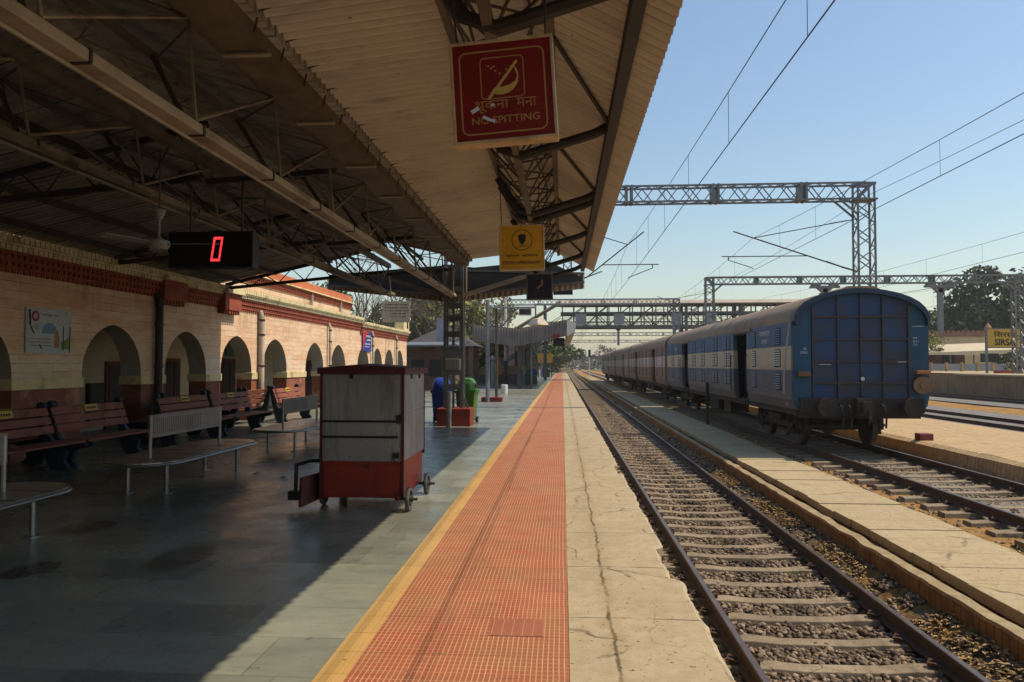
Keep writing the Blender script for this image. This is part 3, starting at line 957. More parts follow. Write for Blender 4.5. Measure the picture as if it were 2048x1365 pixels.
wall, dado, imp = MB(), MB(), MB()
edges = []
prev = -32.0
for c in ARCH:
    edges.append((prev, c - AR))
    prev = c + AR
edges.append((prev, BY1))
for (a, b) in edges:
    wall.box(WX - TH, WX, a, b, SPR, 3.3)
    MB().box(WX - TH, WX, a, b, 0, 1.22).build('dado', M['dado'], bld)
    MB().box(WX - TH - .035, WX + .035, a - .035, b + .035, 1.22, SPR).build('impost', M['impost'], bld, bevel=0.012)
for c in ARCH:
    pts = archpts(c)
    for i in range(len(pts) - 1):
        (ya, za), (yb, zb) = pts[i], pts[i + 1]
        wall.quad((WX, ya, za), (WX, yb, zb), (WX, yb, 3.3), (WX, ya, 3.3))
        wall.quad((WX - TH, yb, zb), (WX - TH, ya, za), (WX - TH, ya, 3.3), (WX - TH, yb, 3.3))
wall.build('wall', M['wall'], bld)
for c in ARCH:
    pts = archpts(c)
    so = MB()
    for i in range(len(pts) - 1):
        (ya, za), (yb, zb) = pts[i], pts[i + 1]
        so.quad((WX - .002, ya, za), (WX - TH + .002, ya, za), (WX - TH + .002, yb, zb), (WX - .002, yb, zb))
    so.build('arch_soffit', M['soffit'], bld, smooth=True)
# grey wash on the jamb sides (they face along the platform)
# inner arcade wall, verandah roof, end wall
inn = MB().box(-12.0, -11.8, -32, BY1, 0, 3.25)
inn.box(-11.8, WX - TH, BY1 - .3, BY1, 0, 3.25).box(-11.8, WX - TH, -32, -31.7, 0, 3.25)
inn.build('inner_wall', M['inner_wall'], bld)
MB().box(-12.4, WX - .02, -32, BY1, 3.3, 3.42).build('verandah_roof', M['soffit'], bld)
for yc, hw_, zt_ in ((18.75, .66, 1.75), (21.3, .45, 1.85), (25.0, .55, 1.85), (29.6, .5, 1.85), (33.3, .45, 1.85), (38.6, .5, 1.85)):
    d = MB().box(-11.8, -11.74, yc - hw_, yc + hw_, 0, zt_).build('door_frame', M['door_frame'], bld)
    MB().box(-11.745, -11.72, yc - hw_ + .1, yc - .05, 0.05, zt_ - .1).box(-11.745, -11.72, yc + .05, yc + hw_ - .1, 0.05, zt_ - .1).build('door', M['door'], d)
MB().box(-11.8, -11.68, 17.35, 17.9, .25, 1.2).build('meter_box', M['door'], bld)
for yc in (19.05, 25.15):
    MB().box(-11.8, -11.72, yc - .35, yc + .35, 1.95, 2.25).build('wall_panel', pm('green grey panel', (0.2, 0.26, 0.24), None, 3), bld)

# red dentil band, cream cornice, parapet with its own band
def dentils(mb, xf, y0, y1, z0, z1, sp, wd, dep):
    y = y0
    while y < y1 - wd:
        mb.box(xf, xf + dep, y, y + wd, z0, z1)
        y += sp


def band(y0, y1, dz, name_red='brick_band', full=True):
    rb = MB()
    rb.box(WX - .3, WX + .05, y0, y1, 3.28 + dz, 3.33 + dz)
    rb.box(WX - .3, WX + .09, y0, y1, 3.40 + dz, 3.45 + dz)
    rb.box(WX - .3, WX + .13, y0, y1, 3.52 + dz, 3.57 + dz)
    dentils(rb, WX - .1, y0, y1, 3.21 + dz, 3.28 + dz, .14, .09, .13)
    dentils(rb, WX - .1, y0, y1, 3.33 + dz, 3.40 + dz, .14, .09, .16)
    dentils(rb, WX - .1, y0 + .07, y1, 3.45 + dz, 3.52 + dz, .14, .09, .20)
    rb.box(WX - .3, WX + .02, y0, y1, 3.33 + dz, 3.40 + dz).box(WX - .3, WX + .06, y0, y1, 3.45 + dz, 3.52 + dz)
    rb.build('brick_band', M['redband'], bld)
    co = MB()
    dentils(co, WX - .2, y0, y1, 3.57 + dz, 3.66 + dz, .125, .10, .36)
    co.box(WX - .3, WX + .12, y0, y1, 3.57 + dz, 3.66 + dz)
    co.box(WX - .3, WX + .19, y0, y1, 3.66 + dz, 3.70 + dz)
    dentils(co, WX - .2, y0 + .06, y1, 3.70 + dz, 3.81 + dz, .125, .10, .44)
    co.box(WX - .3, WX + .19, y0, y1, 3.70 + dz, 3.80 + dz)
    co.build('cornice', M['cornice'], bld)


band(-4, 33.0, 0.0)
band(33.0, BY1, -0.16)
for yc in (16.6, 19.6):
    br_ = MB().box(WX - .1, WX + .22, yc - .5, yc + .5, 3.16, 3.62)
    dentils(br_, WX, yc - .5, yc + .5, 3.06, 3.16, .14, .075, .2)
    br_.build('corbel', M['redband'], bld)
    MB().box(WX - .1, WX + .32, yc - .55, yc + .55, 3.62, 3.72).build('corbel_cap', M['cornice'], bld)
PX = -9.75
MB().box(PX - .25, PX, -4, 33, 3.4, 4.22).build('parapet', M['wall'], bld)
rb = MB().box(PX - .25, PX + .05, -4, 33.05, 4.22, 4.28).box(PX - .25, PX + .10, -4, 33.08, 4.42, 4.46)
dentils(rb, PX - .1, -4, 33, 4.28, 4.42, .15, .085, .19)
rb.box(PX - .25, PX + .04, -4, 33.0, 4.28, 4.42)
rb.build('parapet_band', M['redband'], bld)
MB().box(PX - .3, PX + .18, -4, 33.15, 4.46, 4.50).build('parapet_coping', M['cornice'], bld)
MB().box(PX - .25, PX + .04, 20.5, 33.0, 4.50, 4.80).build('parapet_top', M['orange'], bld)
MB().box(WX - .4, WX + .12, 41.7, BY1 + .1, 3.64, 4.35).box(WX - .5, WX + .2, 41.6, BY1 + .2, 4.35, 4.47).build('end_pier', M['impost'], bld)
# drain pipes
for yc, mt, rr in ((16.05, 'pipe_dark', .085), (21.75, 'pipe_white', .085), (28.35, 'pipe_white', .06), (34.9, 'pipe_white', .06), (40.0, 'pipe_white', .06)):
    dp = MB().tube([(WX + .12, yc, 0.02), (WX + .12, yc, 3.1), (WX + .05, yc, 3.3)], rr, 10)
    o = dp.build('drain_pipe', M[mt], bld, smooth=True)
    cl = MB()
    for zc in (.6, 1.6, 2.55, 3.0):
        cl.tube([(WX + .12, yc, zc), (WX + .12, yc, zc + .05)], rr + .014, 10)
    cl.build('pipe_collar', M['pipe_dark'] if mt == 'pipe_white' else M['steel_dark'], o, smooth=True)
for yc in (27.6, 31.3):
    MB().tube([(PX + .08, yc, 3.75), (PX + .08, yc, 4.5)], .05, 8).build('drain_pipe', M['pipe_white'], bld, smooth=True)

# ------------------------------------------------------------------ platform canopy
CY1 = 19.35
canopy = thing('platform_canopy', 'steel framed butterfly canopy with corrugated sheets over the platform', 'canopy', (-3.0, 19.9, 0))


def corrugated(pts, y0, y1, pitch, depth, name, mat, seg=6, parent=canopy):
    """Sheet spanned by the (x, z) polyline, waves running along y."""
    n = int((y1 - y0) / pitch * seg)
    vs, fs = [], []
    m = len(pts)
    for i in range(n + 1):
        y = y0 + (y1 - y0) * i / n
        dz = depth / 2 * math.cos(2 * math.pi * (y - y0) / pitch)
        for (px, pz) in pts:
            vs.append((px, y, pz + dz))
    for i in range(n):
        for k in range(m - 1):
            fs.append((i * m + k, i * m + k + 1, (i + 1) * m + k + 1, (i + 1) * m + k))
    mb = MB()
    mb.add(vs, fs)
    return mb.build(name, mat, parent, smooth=True)


def flat(pts, y0, y1, name, mat):
    mb = MB()
    for (a, b) in zip(pts, pts[1:]):
        mb.quad((a[0], y0, a[1]), (b[0], y0, b[1]), (b[0], y1, b[1]), (a[0], y1, a[1]))
    return mb.build(name, mat, canopy)


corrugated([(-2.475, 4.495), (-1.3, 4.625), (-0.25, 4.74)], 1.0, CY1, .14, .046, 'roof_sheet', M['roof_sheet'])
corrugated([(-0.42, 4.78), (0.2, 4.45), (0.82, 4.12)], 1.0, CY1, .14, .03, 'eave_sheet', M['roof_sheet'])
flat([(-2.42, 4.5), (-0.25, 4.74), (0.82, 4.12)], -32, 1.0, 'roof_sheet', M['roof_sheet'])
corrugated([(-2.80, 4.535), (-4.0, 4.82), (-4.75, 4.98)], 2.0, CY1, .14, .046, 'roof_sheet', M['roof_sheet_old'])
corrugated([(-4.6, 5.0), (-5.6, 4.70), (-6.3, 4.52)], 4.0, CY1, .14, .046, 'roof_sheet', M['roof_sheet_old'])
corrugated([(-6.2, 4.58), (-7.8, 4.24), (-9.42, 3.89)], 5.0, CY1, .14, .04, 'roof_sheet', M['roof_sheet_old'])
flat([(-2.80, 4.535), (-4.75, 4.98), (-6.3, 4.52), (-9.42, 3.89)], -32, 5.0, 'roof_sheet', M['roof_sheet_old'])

# valley gutter
gm = MB()
gp = [(-2.86, 4.50), (-2.84, 4.30), (-2.50, 4.30), (-2.47, 4.47)]
for (a, b) in zip(gp, gp[1:]):
    gm.quad((a[0], -32, a[1]), (b[0], -32, b[1]), (b[0], CY1, b[1]), (a[0], CY1, a[1]))
gut = gm.build('gutter', M['steel_brown'], canopy)
for y in np.arange(2.4, 19, 1.75):
    MB().box(-2.87, -2.46, y, y + .06, 4.272, 4.292).build('gutter_strap', M['steel_cream'], gut)
hk = MB()
for y in np.arange(2.2, 19, .56):
    hk.tube([(-2.44, y, 4.30), (-2.40, y, 4.47), (-2.30, y, 4.50)], .009, 4)
hk.build('sheet_hook', M['steel_dark'], canopy)
lt = MB()
lt.box(-2.485, -2.40, -5, CY1, 4.42, 4.52)
lt.build('valley_batten', M['roof_sheet_old'], canopy)


def zigzag_girder(xb, zb, xt, zt, xt2, zt2, y0, pitch, name, chord, rod):
    """Bottom chord, top chord, a third chord behind; bent rods between."""
    gd = MB()
    gd.bar((xt, -6, zt), (xt, CY1, zt), .11, .11)
    gd.bar((xt2, -6, zt2), (xt2, CY1, zt2), .06, .06)
    top = gd.build(name, M['steel_brown'], canopy)
    bc = MB().bar((xb, -6, zb), (xb, CY1 + .5, zb), .15, .08).bar((xb - .06, -6, zb - .055), (xb - .06, CY1 + .5, zb - .055), .03, .03)
    y = y0 - 1.2
    cb = bc.build('bottom_chord', chord, canopy, bevel=.01)
    for y in np.arange(y0 - .4, 19, pitch * .82):
        MB().box(xb - .085, xb + .085, y, y + .025, zb - .05, zb + .047).build('splice_plate', M['steel_dark'], cb)
    rd, rd2 = MB(), MB()
    y = y0
    while y < CY1 + pitch:
        yt = min(y + pitch * .96, CY1)
        y2 = min(y + pitch, CY1)
        if y < CY1:
            rd.tube([(xb + .06, y, zb + .05), (xt - .02, yt, zt - .03), (xb + .06, y2, zb + .05)], .016, 6)
            rd2.tube([(xt, y, zt - .02), (xt2, y + pitch * .5, zt2), (xt, y2, zt - .02)], .012, 5)
            rd2.bar((xb - .03, y, zb + .05), (xt2, y + pitch * .45, zt2), .03)
            rd.tube([(xb - .06, y, zb + .05), (xt2 + .02, y + pitch * .5, zt2 - .03), (xb - .06, y2, zb + .05)], .012, 5)
            rd.tube([(xt2, y, zt2), (xt2 - .75, y + pitch * .5, zt2 + .22), (xt2, y2, zt2)], .011, 5)
        y += pitch
    rd.build('bent_rod', rod, top)
    rd2.build('cross_rod', M['steel_brown'], top)
    return top


zigzag_girder(-2.97, 3.56, -2.93, 4.44, -3.75, 4.5, .35, 1.74, 'lattice_girder', M['steel_cream'], M['rod'])
zigzag_girder(-4.68, 3.60, -4.66, 4.32, -5.6, 4.5, .75, 1.74, 'lattice_girder', M['rod'], M['rod'])
for (px, pz) in ((-6.25, 4.46), (-7.8, 4.15), (-8.75, 3.93)):
    MB().bar((px, -6, pz), (px, CY1, pz), .07, .09).build('purlin', M['steel_dark'], canopy)
# rafters of the wall side roof
for y in (4.4, 9.3, 14.3, 19.25):
    rt = MB()
    rt.bar((-9.15, y, 3.84), (-4.7, y, 4.86), .07, .08)
    rt.bar((-9.15, y, 3.74), (-4.8, y, 4.14), .07, .08)
    for k in range(6):
        t, t2 = k / 6, (k + .5) / 6
        a = Vector((-9.15 + 4.4 * t, y, 3.74 + .4 * t))
        b = Vector((-9.15 + 4.4 * t2, y, 3.84 + 1.01 * t2))
        c = Vector((-9.15 + 4.4 * (k + 1) / 6, y, 3.74 + .4 * (k + 1) / 6))
        rt.tube([a, b, c], .016, 5)
    rt.build('rafter_truss', M['steel_dark'], canopy)
    ct = MB().bar((-4.7, y, 4.08), (-2.95, y, 4.2), .06, .07)
    ct.build('tie_bar', M['steel_dark'], canopy)

# triangular truss carrying the front sheets, with purlin and bent brackets
tb, tt1, tt2 = (-0.50, 3.98), (-0.98, 4.60), (-0.10, 4.60)
tr = MB()
tr.bar((tb[0], -6, tb[1]), (tb[0], CY1, tb[1]), .07, .09)
tr.bar((tt1[0], -6, tt1[1]), (tt1[0], CY1, tt1[1]), .06, .06)
tr.bar((tt2[0], -6, tt2[1]), (tt2[0], CY1, tt2[1]), .07, .10)
truss = tr.build('front_truss', M['steel_brown'], canopy)
zz = MB()
p_ = 1.02
y = -1.0
k = 0
while y < CY1 - p_:
    zz.tube([(tb[0], y, tb[1]), (tt1[0], y + p_ / 2, tt1[1]), (tb[0], y + p_, tb[1])], .014, 5)
    zz.tube([(tb[0], y, tb[1]), (tt2[0], y + p_ / 2, tt2[1]), (tb[0], y + p_, tb[1])], .014, 5)
    zz.tube([(tt1[0], y + p_ / 2, tt1[1]), (tt2[0], y + p_, tt2[1]), (tt1[0], y + p_ * 1.5, tt1[1])], .014, 5)
    y += p_
zz.build('truss_lacing', M['steel_brown'], truss)
MB().bar((.53, -6, 4.19), (.53, CY1, 4.19), .10, .13).build('eave_purlin', M['steel_dark'], canopy)
for y in (1.8, 4.85, 7.9, 11.0, 11.5, 14.2, 17.0, 19.1):
    bk = MB().tube([(-.98, y, 4.5), (-.66, y, 4.02), (-.44, y, 3.94), (.35, y, 4.17), (.53, y, 4.26)], .055, 8)
    bk.build('eave_bracket', M['steel_dark'], canopy, smooth=True)
for y in (3.3, 6.3, 9.4, 12.6, 15.6):
    MB().bar((-.1, y, 4.56), (.50, y + 1.5, 4.24), .03, .03).build('sag_rod', M['steel_dark'], canopy)
cb_ = MB()
for (ox, oz, am, ph) in ((-.62, 4.12, .08, 0), (-.9, 4.5, .05, 1), (-.3, 4.5, .07, 2)):
    cb_.tube([(ox + .06 * math.sin(y * 2.1 + ph), y, oz + am * math.sin(y * 1.7 + ph)) for y in np.arange(1, 19.2, .35)], .012, 5)
cb_.build('loose_cable', M['black'], canopy)

# the column: four angles, battens, junction block, knee braces, plinth
PXC, PYC = -2.98, 20.0
cl = MB()
for sx_ in (-1, 1):
    for sy_ in (-1, 1):
        cl.bar((PXC + sx_ * .23, PYC + sy_ * .16, .45), (PXC + sx_ * .23, PYC + sy_ * .16, 4.4), .085, .085)
cl.bar((PXC, PYC - .16, .45), (PXC, PYC - .16, 4.3), .06, .06)
col_ = cl.build('column', M['steel_grey'], canopy)
for z in (1.05, 1.45, 1.95, 2.5, 2.95, 3.3, 3.75):
    h_ = .07 if z != 1.95 else .16
    for sy_ in (-1, 1):
        MB().box(PXC - .27, PXC + .27, PYC + sy_ * .20 - .008, PYC + sy_ * .20 + .008, z - h_, z + h_).build('batten_plate', M['steel_grey'], col_)
MB().box(PXC - .22, PXC + .2, PYC - .30, PYC - .21, 1.52, 1.82).build('junction_box', M['cart_steel'], col_, bevel=.01)
MB().box(PXC - .42, PXC + .5, PYC - .42, PYC + .42, 0, .48).build('plinth', M['plinth_red'], canopy, bevel=.02)
kb_ = MB()
kb_.bar((PXC + .1, PYC - .1, 3.52), (-.75, PYC - .1, 4.16), .09, .11)
kb_.build('knee_brace', M['steel_cream'], canopy)
MB().bar((PXC - .1, PYC - .1, 3.52), (-5.2, PYC - .1, 4.16), .09, .11).build('knee_brace', M['steel_brown'], canopy)
MB().box(PXC - .34, PXC + .34, PYC - .14, PYC + .14, 3.5, 4.42).build('column_head', M['steel_brown'], canopy)
MB().bar((PXC + .42, PYC - .15, .45), (PXC + .25, PYC - .15, .85), .04, .04).build('stay', M['steel_grey'], canopy)
pp = MB().tube([(-3.02, 19.28, 0), (-3.02, 19.28, .95)], .07, 10)
tag(pp.build('bollard_pipe', pm('grey cement pipe', (.33, .3, .26), None, 4, .9), smooth=True), 'short grey standing pipe in front of the canopy column plinth', 'pipe')


def valance(yv, cx_, zc_, xl, zl, xr, zr, tl, tc, tr_, name, mat, parent, nw=64, d=.03):
    """Hanging corrugated sheet: V shaped bottom edge."""
    vs, fs = [], []
    for i in range(nw * 4 + 1):
        t = i / (nw * 4)
        x_ = xl + (xr - xl) * t
        if x_ < cx_:
            k_ = (x_ - xl) / (cx_ - xl)
            zb, zt = zl + (zc_ - zl) * k_, tl + (tc - tl) * k_
        else:
            k_ = (x_ - cx_) / (xr - cx_)
            zb, zt = zc_ + (zr - zc_) * k_, tc + (tr_ - tc) * k_
        yy = yv + d * math.sin(2 * math.pi * nw * t) * .5
        vs += [(x_, yy, zb), (x_, yy, zt)]
    for i in range(nw * 4):
        fs.append((2 * i, 2 * i + 2, 2 * i + 3, 2 * i + 1))
    mb = MB()
    mb.add(vs, fs)
    return mb.build(name, mat, parent, smooth=True)


valance(20.6, -3.2, 3.44, -6.75, 3.83, .62, 3.80, 4.15, 4.35, 4.22, 'valance', M['valance'], canopy, 48, .05)
MB().prism([(-6.7, 20.52, 3.98), (-3.2, 20.52, 3.64), (.58, 20.52, 3.98), (.55, 20.52, 4.12), (-.45, 20.52, 4.60), (-2.5, 20.52, 4.42), (-3.2, 20.52, 4.5), (-6.7, 20.52, 4.25)], (0, .03, 0)).build('gable_sheet', M['steel_dark'], canopy)
vf = MB()
vf.bar((-6.75, 20.5, 3.95), (-3.2, 20.5, 3.62), .05, .06).bar((-3.2, 20.5, 3.62), (.62, 20.5, 3.98), .05, .06)
vf.bar((-6.75, 20.5, 4.15), (-3.2, 20.5, 4.35), .05, .06).bar((-3.2, 20.5, 4.35), (.62, 20.5, 4.22), .05, .06)
vf.build('valance_frame', M['steel_brown'], canopy)

# ------------------------------------------------------------------ hanging signs
def rrect(x0, x1, z0, z1, r, t, y, n=5):
    """Rounded rectangular line of width t as quads in the y plane."""
    def ring(o):
        pts = []
        for (cx_, cz_, a0) in ((x1 - r, z1 - r, 0), (x0 + r, z1 - r, 90), (x0 + r, z0 + r, 180), (x1 - r, z0 + r, 270)):
            for i in range(n + 1):
                a = math.radians(a0 + 90 * i / n)
                pts.append((cx_ + (r + o) * math.cos(a), y, cz_ + (r + o) * math.sin(a)))
        return pts
    a, b = ring(t / 2), ring(-t / 2)
    m = len(a)
    mb = MB()
    mb.add(a + b, [(i, (i + 1) % m, m + (i + 1) % m, m + i) for i in range(m)])
    return mb


def flatpoly(pts, y):
    mb = MB()
    mb.add([(p[0], y, p[1]) for p in pts], [tuple(range(len(pts)))])
    return mb


def hang_sign(name, label, loc, wd, ht, dep, face, housing, rz=0, ry=0, wires=((-.24, 1.0), (.24, 1.0)), bord=.018):
    s = thing(name, label, 'sign', loc)
    b = MB()
    y0 = 0
    b.box(-wd / 2, wd / 2, .004, dep, -ht / 2, ht / 2)
    b.box(-wd / 2, -wd / 2 + bord, -.012, .004, -ht / 2, ht / 2).box(wd / 2 - bord, wd / 2, -.012, .004, -ht / 2, ht / 2)
    b.box(-wd / 2 + bord, wd / 2 - bord, -.012, .004, -ht / 2, -ht / 2 + bord).box(-wd / 2 + bord, wd / 2 - bord, -.012, .004, ht / 2 - bord, ht / 2)
    b.build('sign_housing', housing, s, False, bevel=.003)
    MB().box(-wd / 2 + bord, wd / 2 - bord, -.003, .003, -ht / 2 + bord, ht / 2 - bord).build('sign_face', face, s, False)
    for (wx, wl_) in wires:
        MB().tube([(wx, dep / 2, ht / 2), (wx * 1.1, dep / 2, ht / 2 + wl_)], .006, 5).build('hanging_wire', M['wire'], s, False)
    s.rotation_euler = (0, ry, rz)
    return s


F0 = lambda u, v: (u, -.005, v)
p = at(1006, 181, 4.22)
s1 = hang_sign('hanging_sign', 'large red NO SPITTING sign with a gold pictogram hanging nearest under the canopy', p, .605, .60, .10, M['sign_red'], M['sign_cream'], math.radians(-2.5), math.radians(-3.4), ((-.26, .55), (.26, .5)))
rrect(-.245, .245, -.245, .235, .04, .009, -.0045).build('border_line', M['sign_gold'], s1, False)
rrect(-.125, .125, -.045, .195, .025, .006, -.0045).build('pictogram_frame', M['sign_gold'], s1, False)
crs = [(-.075, -.02)] + [(-.01 + .105 * math.cos(math.radians(a)), .075 + .10 * math.sin(math.radians(a))) for a in range(-125, 52, 12)]
crs += [(.045 + .055 * math.cos(math.radians(a)) - .012, .075 + .05 * math.sin(math.radians(a)) + .005) for a in (35, 0, -40, -75)] + [(.0, .02), (-.05, .018)]
flatpoly(crs, -.0047).build('pictogram', M['sign_gold_bright'], s1, False)
flatpoly([(-.092, -.042), (-.078, -.05), (.095, .160), (.083, .170)], -.0053).build('pictogram_bar', M['sign_gold_bright'], s1, False)
dr = MB()
for (dx, dz) in ((-.085, .15), (-.07, .135), (-.055, .145), (-.045, .118), (-.022, .10), (-.0, .08), (.02, .12), (.045, .135)):
    dr.add([(dx, -.0048, dz), (dx + .014, -.0048, dz + .004), (dx + .008, -.0048, dz - .01)], [(0, 1, 2)])
dr.build('pictogram_spray', M['sign_gold_bright'], s1, False)
text('थूकना', -.165, .03, -.125, -.055, F0, M['sign_gold'], s1)
text('मना', .075, .19, -.108, -.055, F0, M['sign_gold'], s1)
text('NO SPITTING', -.19, .205, -.19, -.147, F0, M['sign_gold'], s1, bold=.012)
sc_ = MB()
for (a, b, t) in (((-.19, -.115), (-.145, -.092), .012), ((-.125, -.145), (-.09, -.165), .009), ((-.09, -.165), (-.055, -.178), .008), ((-.07, -.088), (-.058, -.075), .008)):
    d = Vector((b[0] - a[0], 0, b[1] - a[1])).normalized() * t
    sc_.add([(a[0] - d.z, -.006, a[1] + d.x), (a[0] + d.z, -.0075, a[1] - d.x), (b[0] + d.z, -.006, b[1] - d.x), (b[0] - d.z, -.006, b[1] + d.x)], [(0, 1, 2, 3)])
sc_.build('torn_paper', M['paper'], s1, False)

p = at(1043.5, 495.5, 9.75)
s2 = hang_sign('hanging_sign', 'yellow STATION SUPERINTENDENT sign with a black emblem in a ring, hanging under the canopy', p, .605, .605, .09, M['sign_yellow'], M['sign_cream'], 0, math.radians(-.8), ((-.27, .9), (.22, .6)))
rg_ = MB()
cz_ = .10
n_ = 40
rg_.add([(.005 + (.14 if j else .13) * math.cos(2 * math.pi * i / n_), -.0045, cz_ + (.14 if j else .13) * math.sin(2 * math.pi * i / n_)) for j in (0, 1) for i in range(n_)],
        [(i, (i + 1) % n_, n_ + (i + 1) % n_, n_ + i) for i in range(n_)])
rg_.build('emblem_ring', M['ink'], s2, False)
flatpoly([(-.045, .165), (-.02, .18), (.03, .178), (.06, .155), (.055, .12), (.048, .09), (.025, .055), (.005, .035), (-.018, .055), (-.035, .09), (-.042, .12)], -.0047).build('emblem', M['ink'], s2, False)
lw = MB()
for (a, b) in (((-.065, .01), (-.05, .02)), ((-.02, .022), (-.005, .03)), ((.01, .03), (.045, .042)), ((.06, .03), (.078, .018)), ((-.03, .012), (.0, .005)), ((.02, .01), (.045, .018))):
    lw.bar((a[0], -.0045, a[1]), (b[0], -.0045, b[1]), .002, .008)
lw.build('emblem_leaves', M['ink'], s2, False)
text('स्टेशन', -.21, -.035, -.135, -.085, F0, M['ink'], s2, bold=.01)
text('अधीक्षक', .0, .215, -.135, -.085, F0, M['ink'], s2, bold=.01)
text('STATION SUPERINTENDENT', -.255, .255, -.225, -.18, F0, M['ink'], s2, bold=.012)

p = at(1079, 574, 16.5)
s3 = hang_sign('hanging_sign', 'small navy NO SPITTING sign hanging near the canopy end, beyond the yellow sign', p, .60, .60, .09, M['sign_navy'], M['steel_grey'], 0, math.radians(-1), ((-.25, .6), (.25, .6)), .03)
rrect(-.23, .23, -.235, .235, .03, .008, -.0045).build('border_line', pm('dim gold line', (.10, .065, .05), None, 3), s3, False)
rrect(-.12, .12, -.06, .2, .02, .006, -.0045).build('pictogram_frame', pm('dim gold line', (.10, .065, .05), None, 3), s3, False)
flatpoly([(-.07, -.04), (-.02, .02), (.03, .05), (.05, .16), (.085, .16), (.075, .04), (.03, -.0), (-.04, -.05)], -.0047).build('pictogram', M['sign_gold'], s3, False)
text('थूकना मना', -.15, .15, -.13, -.085, F0, pm('dim gold text', (.13, .09, .06), None, 3), s3)
text('NO SPITTING', -.17, .17, -.195, -.16, F0, pm('dim gold text', (.13, .09, .06), None, 3), s3)

p = at(1126, 585, 22.5)
bx = MB().box(p.x - .3, p.x + .3, p.y, p.y + .12, p.z - .07, p.z + .07)
tag(bx.build('hanging_sign', M['black']), 'small flat black sign box just under the valance, seen from behind', 'sign')

# LED display board and the fan in front of it
p = at(420.5, 499, 7.5)
dsp = thing('led_display', 'black platform display board showing a red digit 0', 'display', p)
MB().box(-.45, .45, 0, .16, -.19, .185).build('display_case', M['black'], dsp, False, bevel=.006)
MB().box(-.435, .435, -.004, 0, -.175, .17).build('display_window', pm('black acrylic', (.004, .004, .005), None, 3, .25), dsp, False)
sg = MB()
A = [(.005, -.125), (.105, -.125), (.14, .125), (.04, .125)]
B = [(.027, -.10), (.09, -.10), (.118, .10), (.058, .10)]
sg.add([(a[0], -.007, a[1]) for a in A] + [(b[0], -.007, b[1]) for b in B], [(i, (i + 1) % 4, 4 + (i + 1) % 4, 4 + i) for i in range(4)])
sg.build('digit', M['led'], dsp, False)
for xx in (-.25, .3):
    MB().tube([(xx, .08, .18), (xx, .08, .72)], .014, 6).build('hanger', M['steel_dark'], dsp, False)
p = at(318, 489, 6.6)
fan = thing('ceiling_fan', 'white ceiling fan hanging on a thin rod in front of the display board', 'fan', p)
MB().lathe([(.0, -.05), (.07, -.045), (.095, -.01), (.09, .03), (.03, .05), (.016, .07)], 16).build('motor', M['fan'], fan, False, True)
zt_ = 3.62 - p.z
MB().tube([(0, 0, .05), (0, 0, .29)], .011, 6).build('rod', M['fan'], fan, False)
MB().tube([(0, 0, .29), (0, 0, zt_)], .009, 6).build('hanger', M['steel_dark'], fan, False)
MB().lathe([(.02, .22), (.055, .30), (.06, .31)], 12).build('rod_canopy', M['fan'], fan, False, True)
for k in range(3):
    a = math.radians(4 + 120 * k)
    ca, sa = math.cos(a), math.sin(a)
    bl = MB()
    pts = [(.08, -.025), (.17, -.05), (.52, -.06), (.52, .06), (.17, .05), (.08, .025)]
    bl.prism([(r_ * ca - t_ * sa, r_ * sa + t_ * ca, t_ * .18) for r_, t_ in pts], (0, 0, .006))
    bl.build('blade', M['fan'], fan, False)

# unlit tube lamps along the second girder
for i, (y, zz_) in enumerate(((5.6, 3.5), (7.0, 3.5), (9.2, 3.5), (11.6, 3.5), (14.6, 3.5))):
    lamp = thing('tube_lamp', None, None, (-4.5, y, zz_ - .02))
    tag(lamp, 'unlit fluorescent tube lamp fixed under the lattice girder near the wall side', 'lamp', 'tube lamps under the girder')
    MB().box(-.04, .04, -.6, .6, 0, .05).build('lamp_body', M['steel_brown'], lamp, False)
    MB().tube([(0, -.58, -.025), (0, .58, -.025)], .014, 8).build('tube', M['fan'], lamp, False, True)

# ------------------------------------------------------------------ vendor cart
CX, CY = -2.31, 8.93
cart = thing('vendor_cart', 'closed grey tin vendor cart with red base and small wheels parked on the platform', 'cart', (CX, CY, 0))
W2, L2 = .465, .62
MB().box(-W2, W2, -L2, L2, .13, .55).build('base_box', M['cart_red'], cart, False, bevel=.006)
MB().box(-W2 + .025, W2 - .025, -L2 - .012, -L2 + .01, .17, .5).build('base_panel', M['cart_red'], cart, False, bevel=.004)
bd = MB().box(-W2 - .012, W2 + .012, -L2 - .006, L2 + .03, .55, 1.56)
body = bd.build('tin_box', M['cart_steel'], cart, False)
for xx in (-W2 - .012, W2 + .012):
    MB().box(xx - .016, xx + .016, -L2 - .018, -L2 + .014, .13, 1.58).build('corner_angle', M['cart_trim'], cart, False)
    MB().box(xx - .014, xx + .014, L2 + .004, L2 + .036, .5, 1.58).build('corner_angle', M['cart_trim'], cart, False)
rv = MB()
for zz_ in (.60, .78, .87, 1.06, 1.5):
    for xx in np.arange(-W2 + .06, W2 - .04, .135):
        rv.tube([(xx, -L2 - .019, zz_), (xx, -L2 - .015, zz_)], .006, 6)
rv.build('rivet', M['steel_dark'], cart, False)
fl = MB().box(-W2 + .03, W2 - .03, -L2 - .016, -L2 - .008, 1.02, 1.545)
fl.build('shutter_panel', M['cart_steel'], cart, False, bevel=.003)
fl = MB().box(-W2 + .03, W2 - .03, -L2 - .016, -L2 - .008, .842, .995)
fl.build('shutter_panel', M['cart_steel'], cart, False, bevel=.003)
fl = MB().box(-W2 + .03, W2 - .03, -L2 - .016, -L2 - .008, .558, .815)
fl.build('shutter_panel', M['cart_steel'], cart, False, bevel=.003)
rl = MB().box(-W2 + .01, W2 - .01, -L2 - .02, -L2 - .004, .995, 1.02).box(-W2 + .01, W2 - .04, -L2 - .022, -L2 - .004, .815, .842)
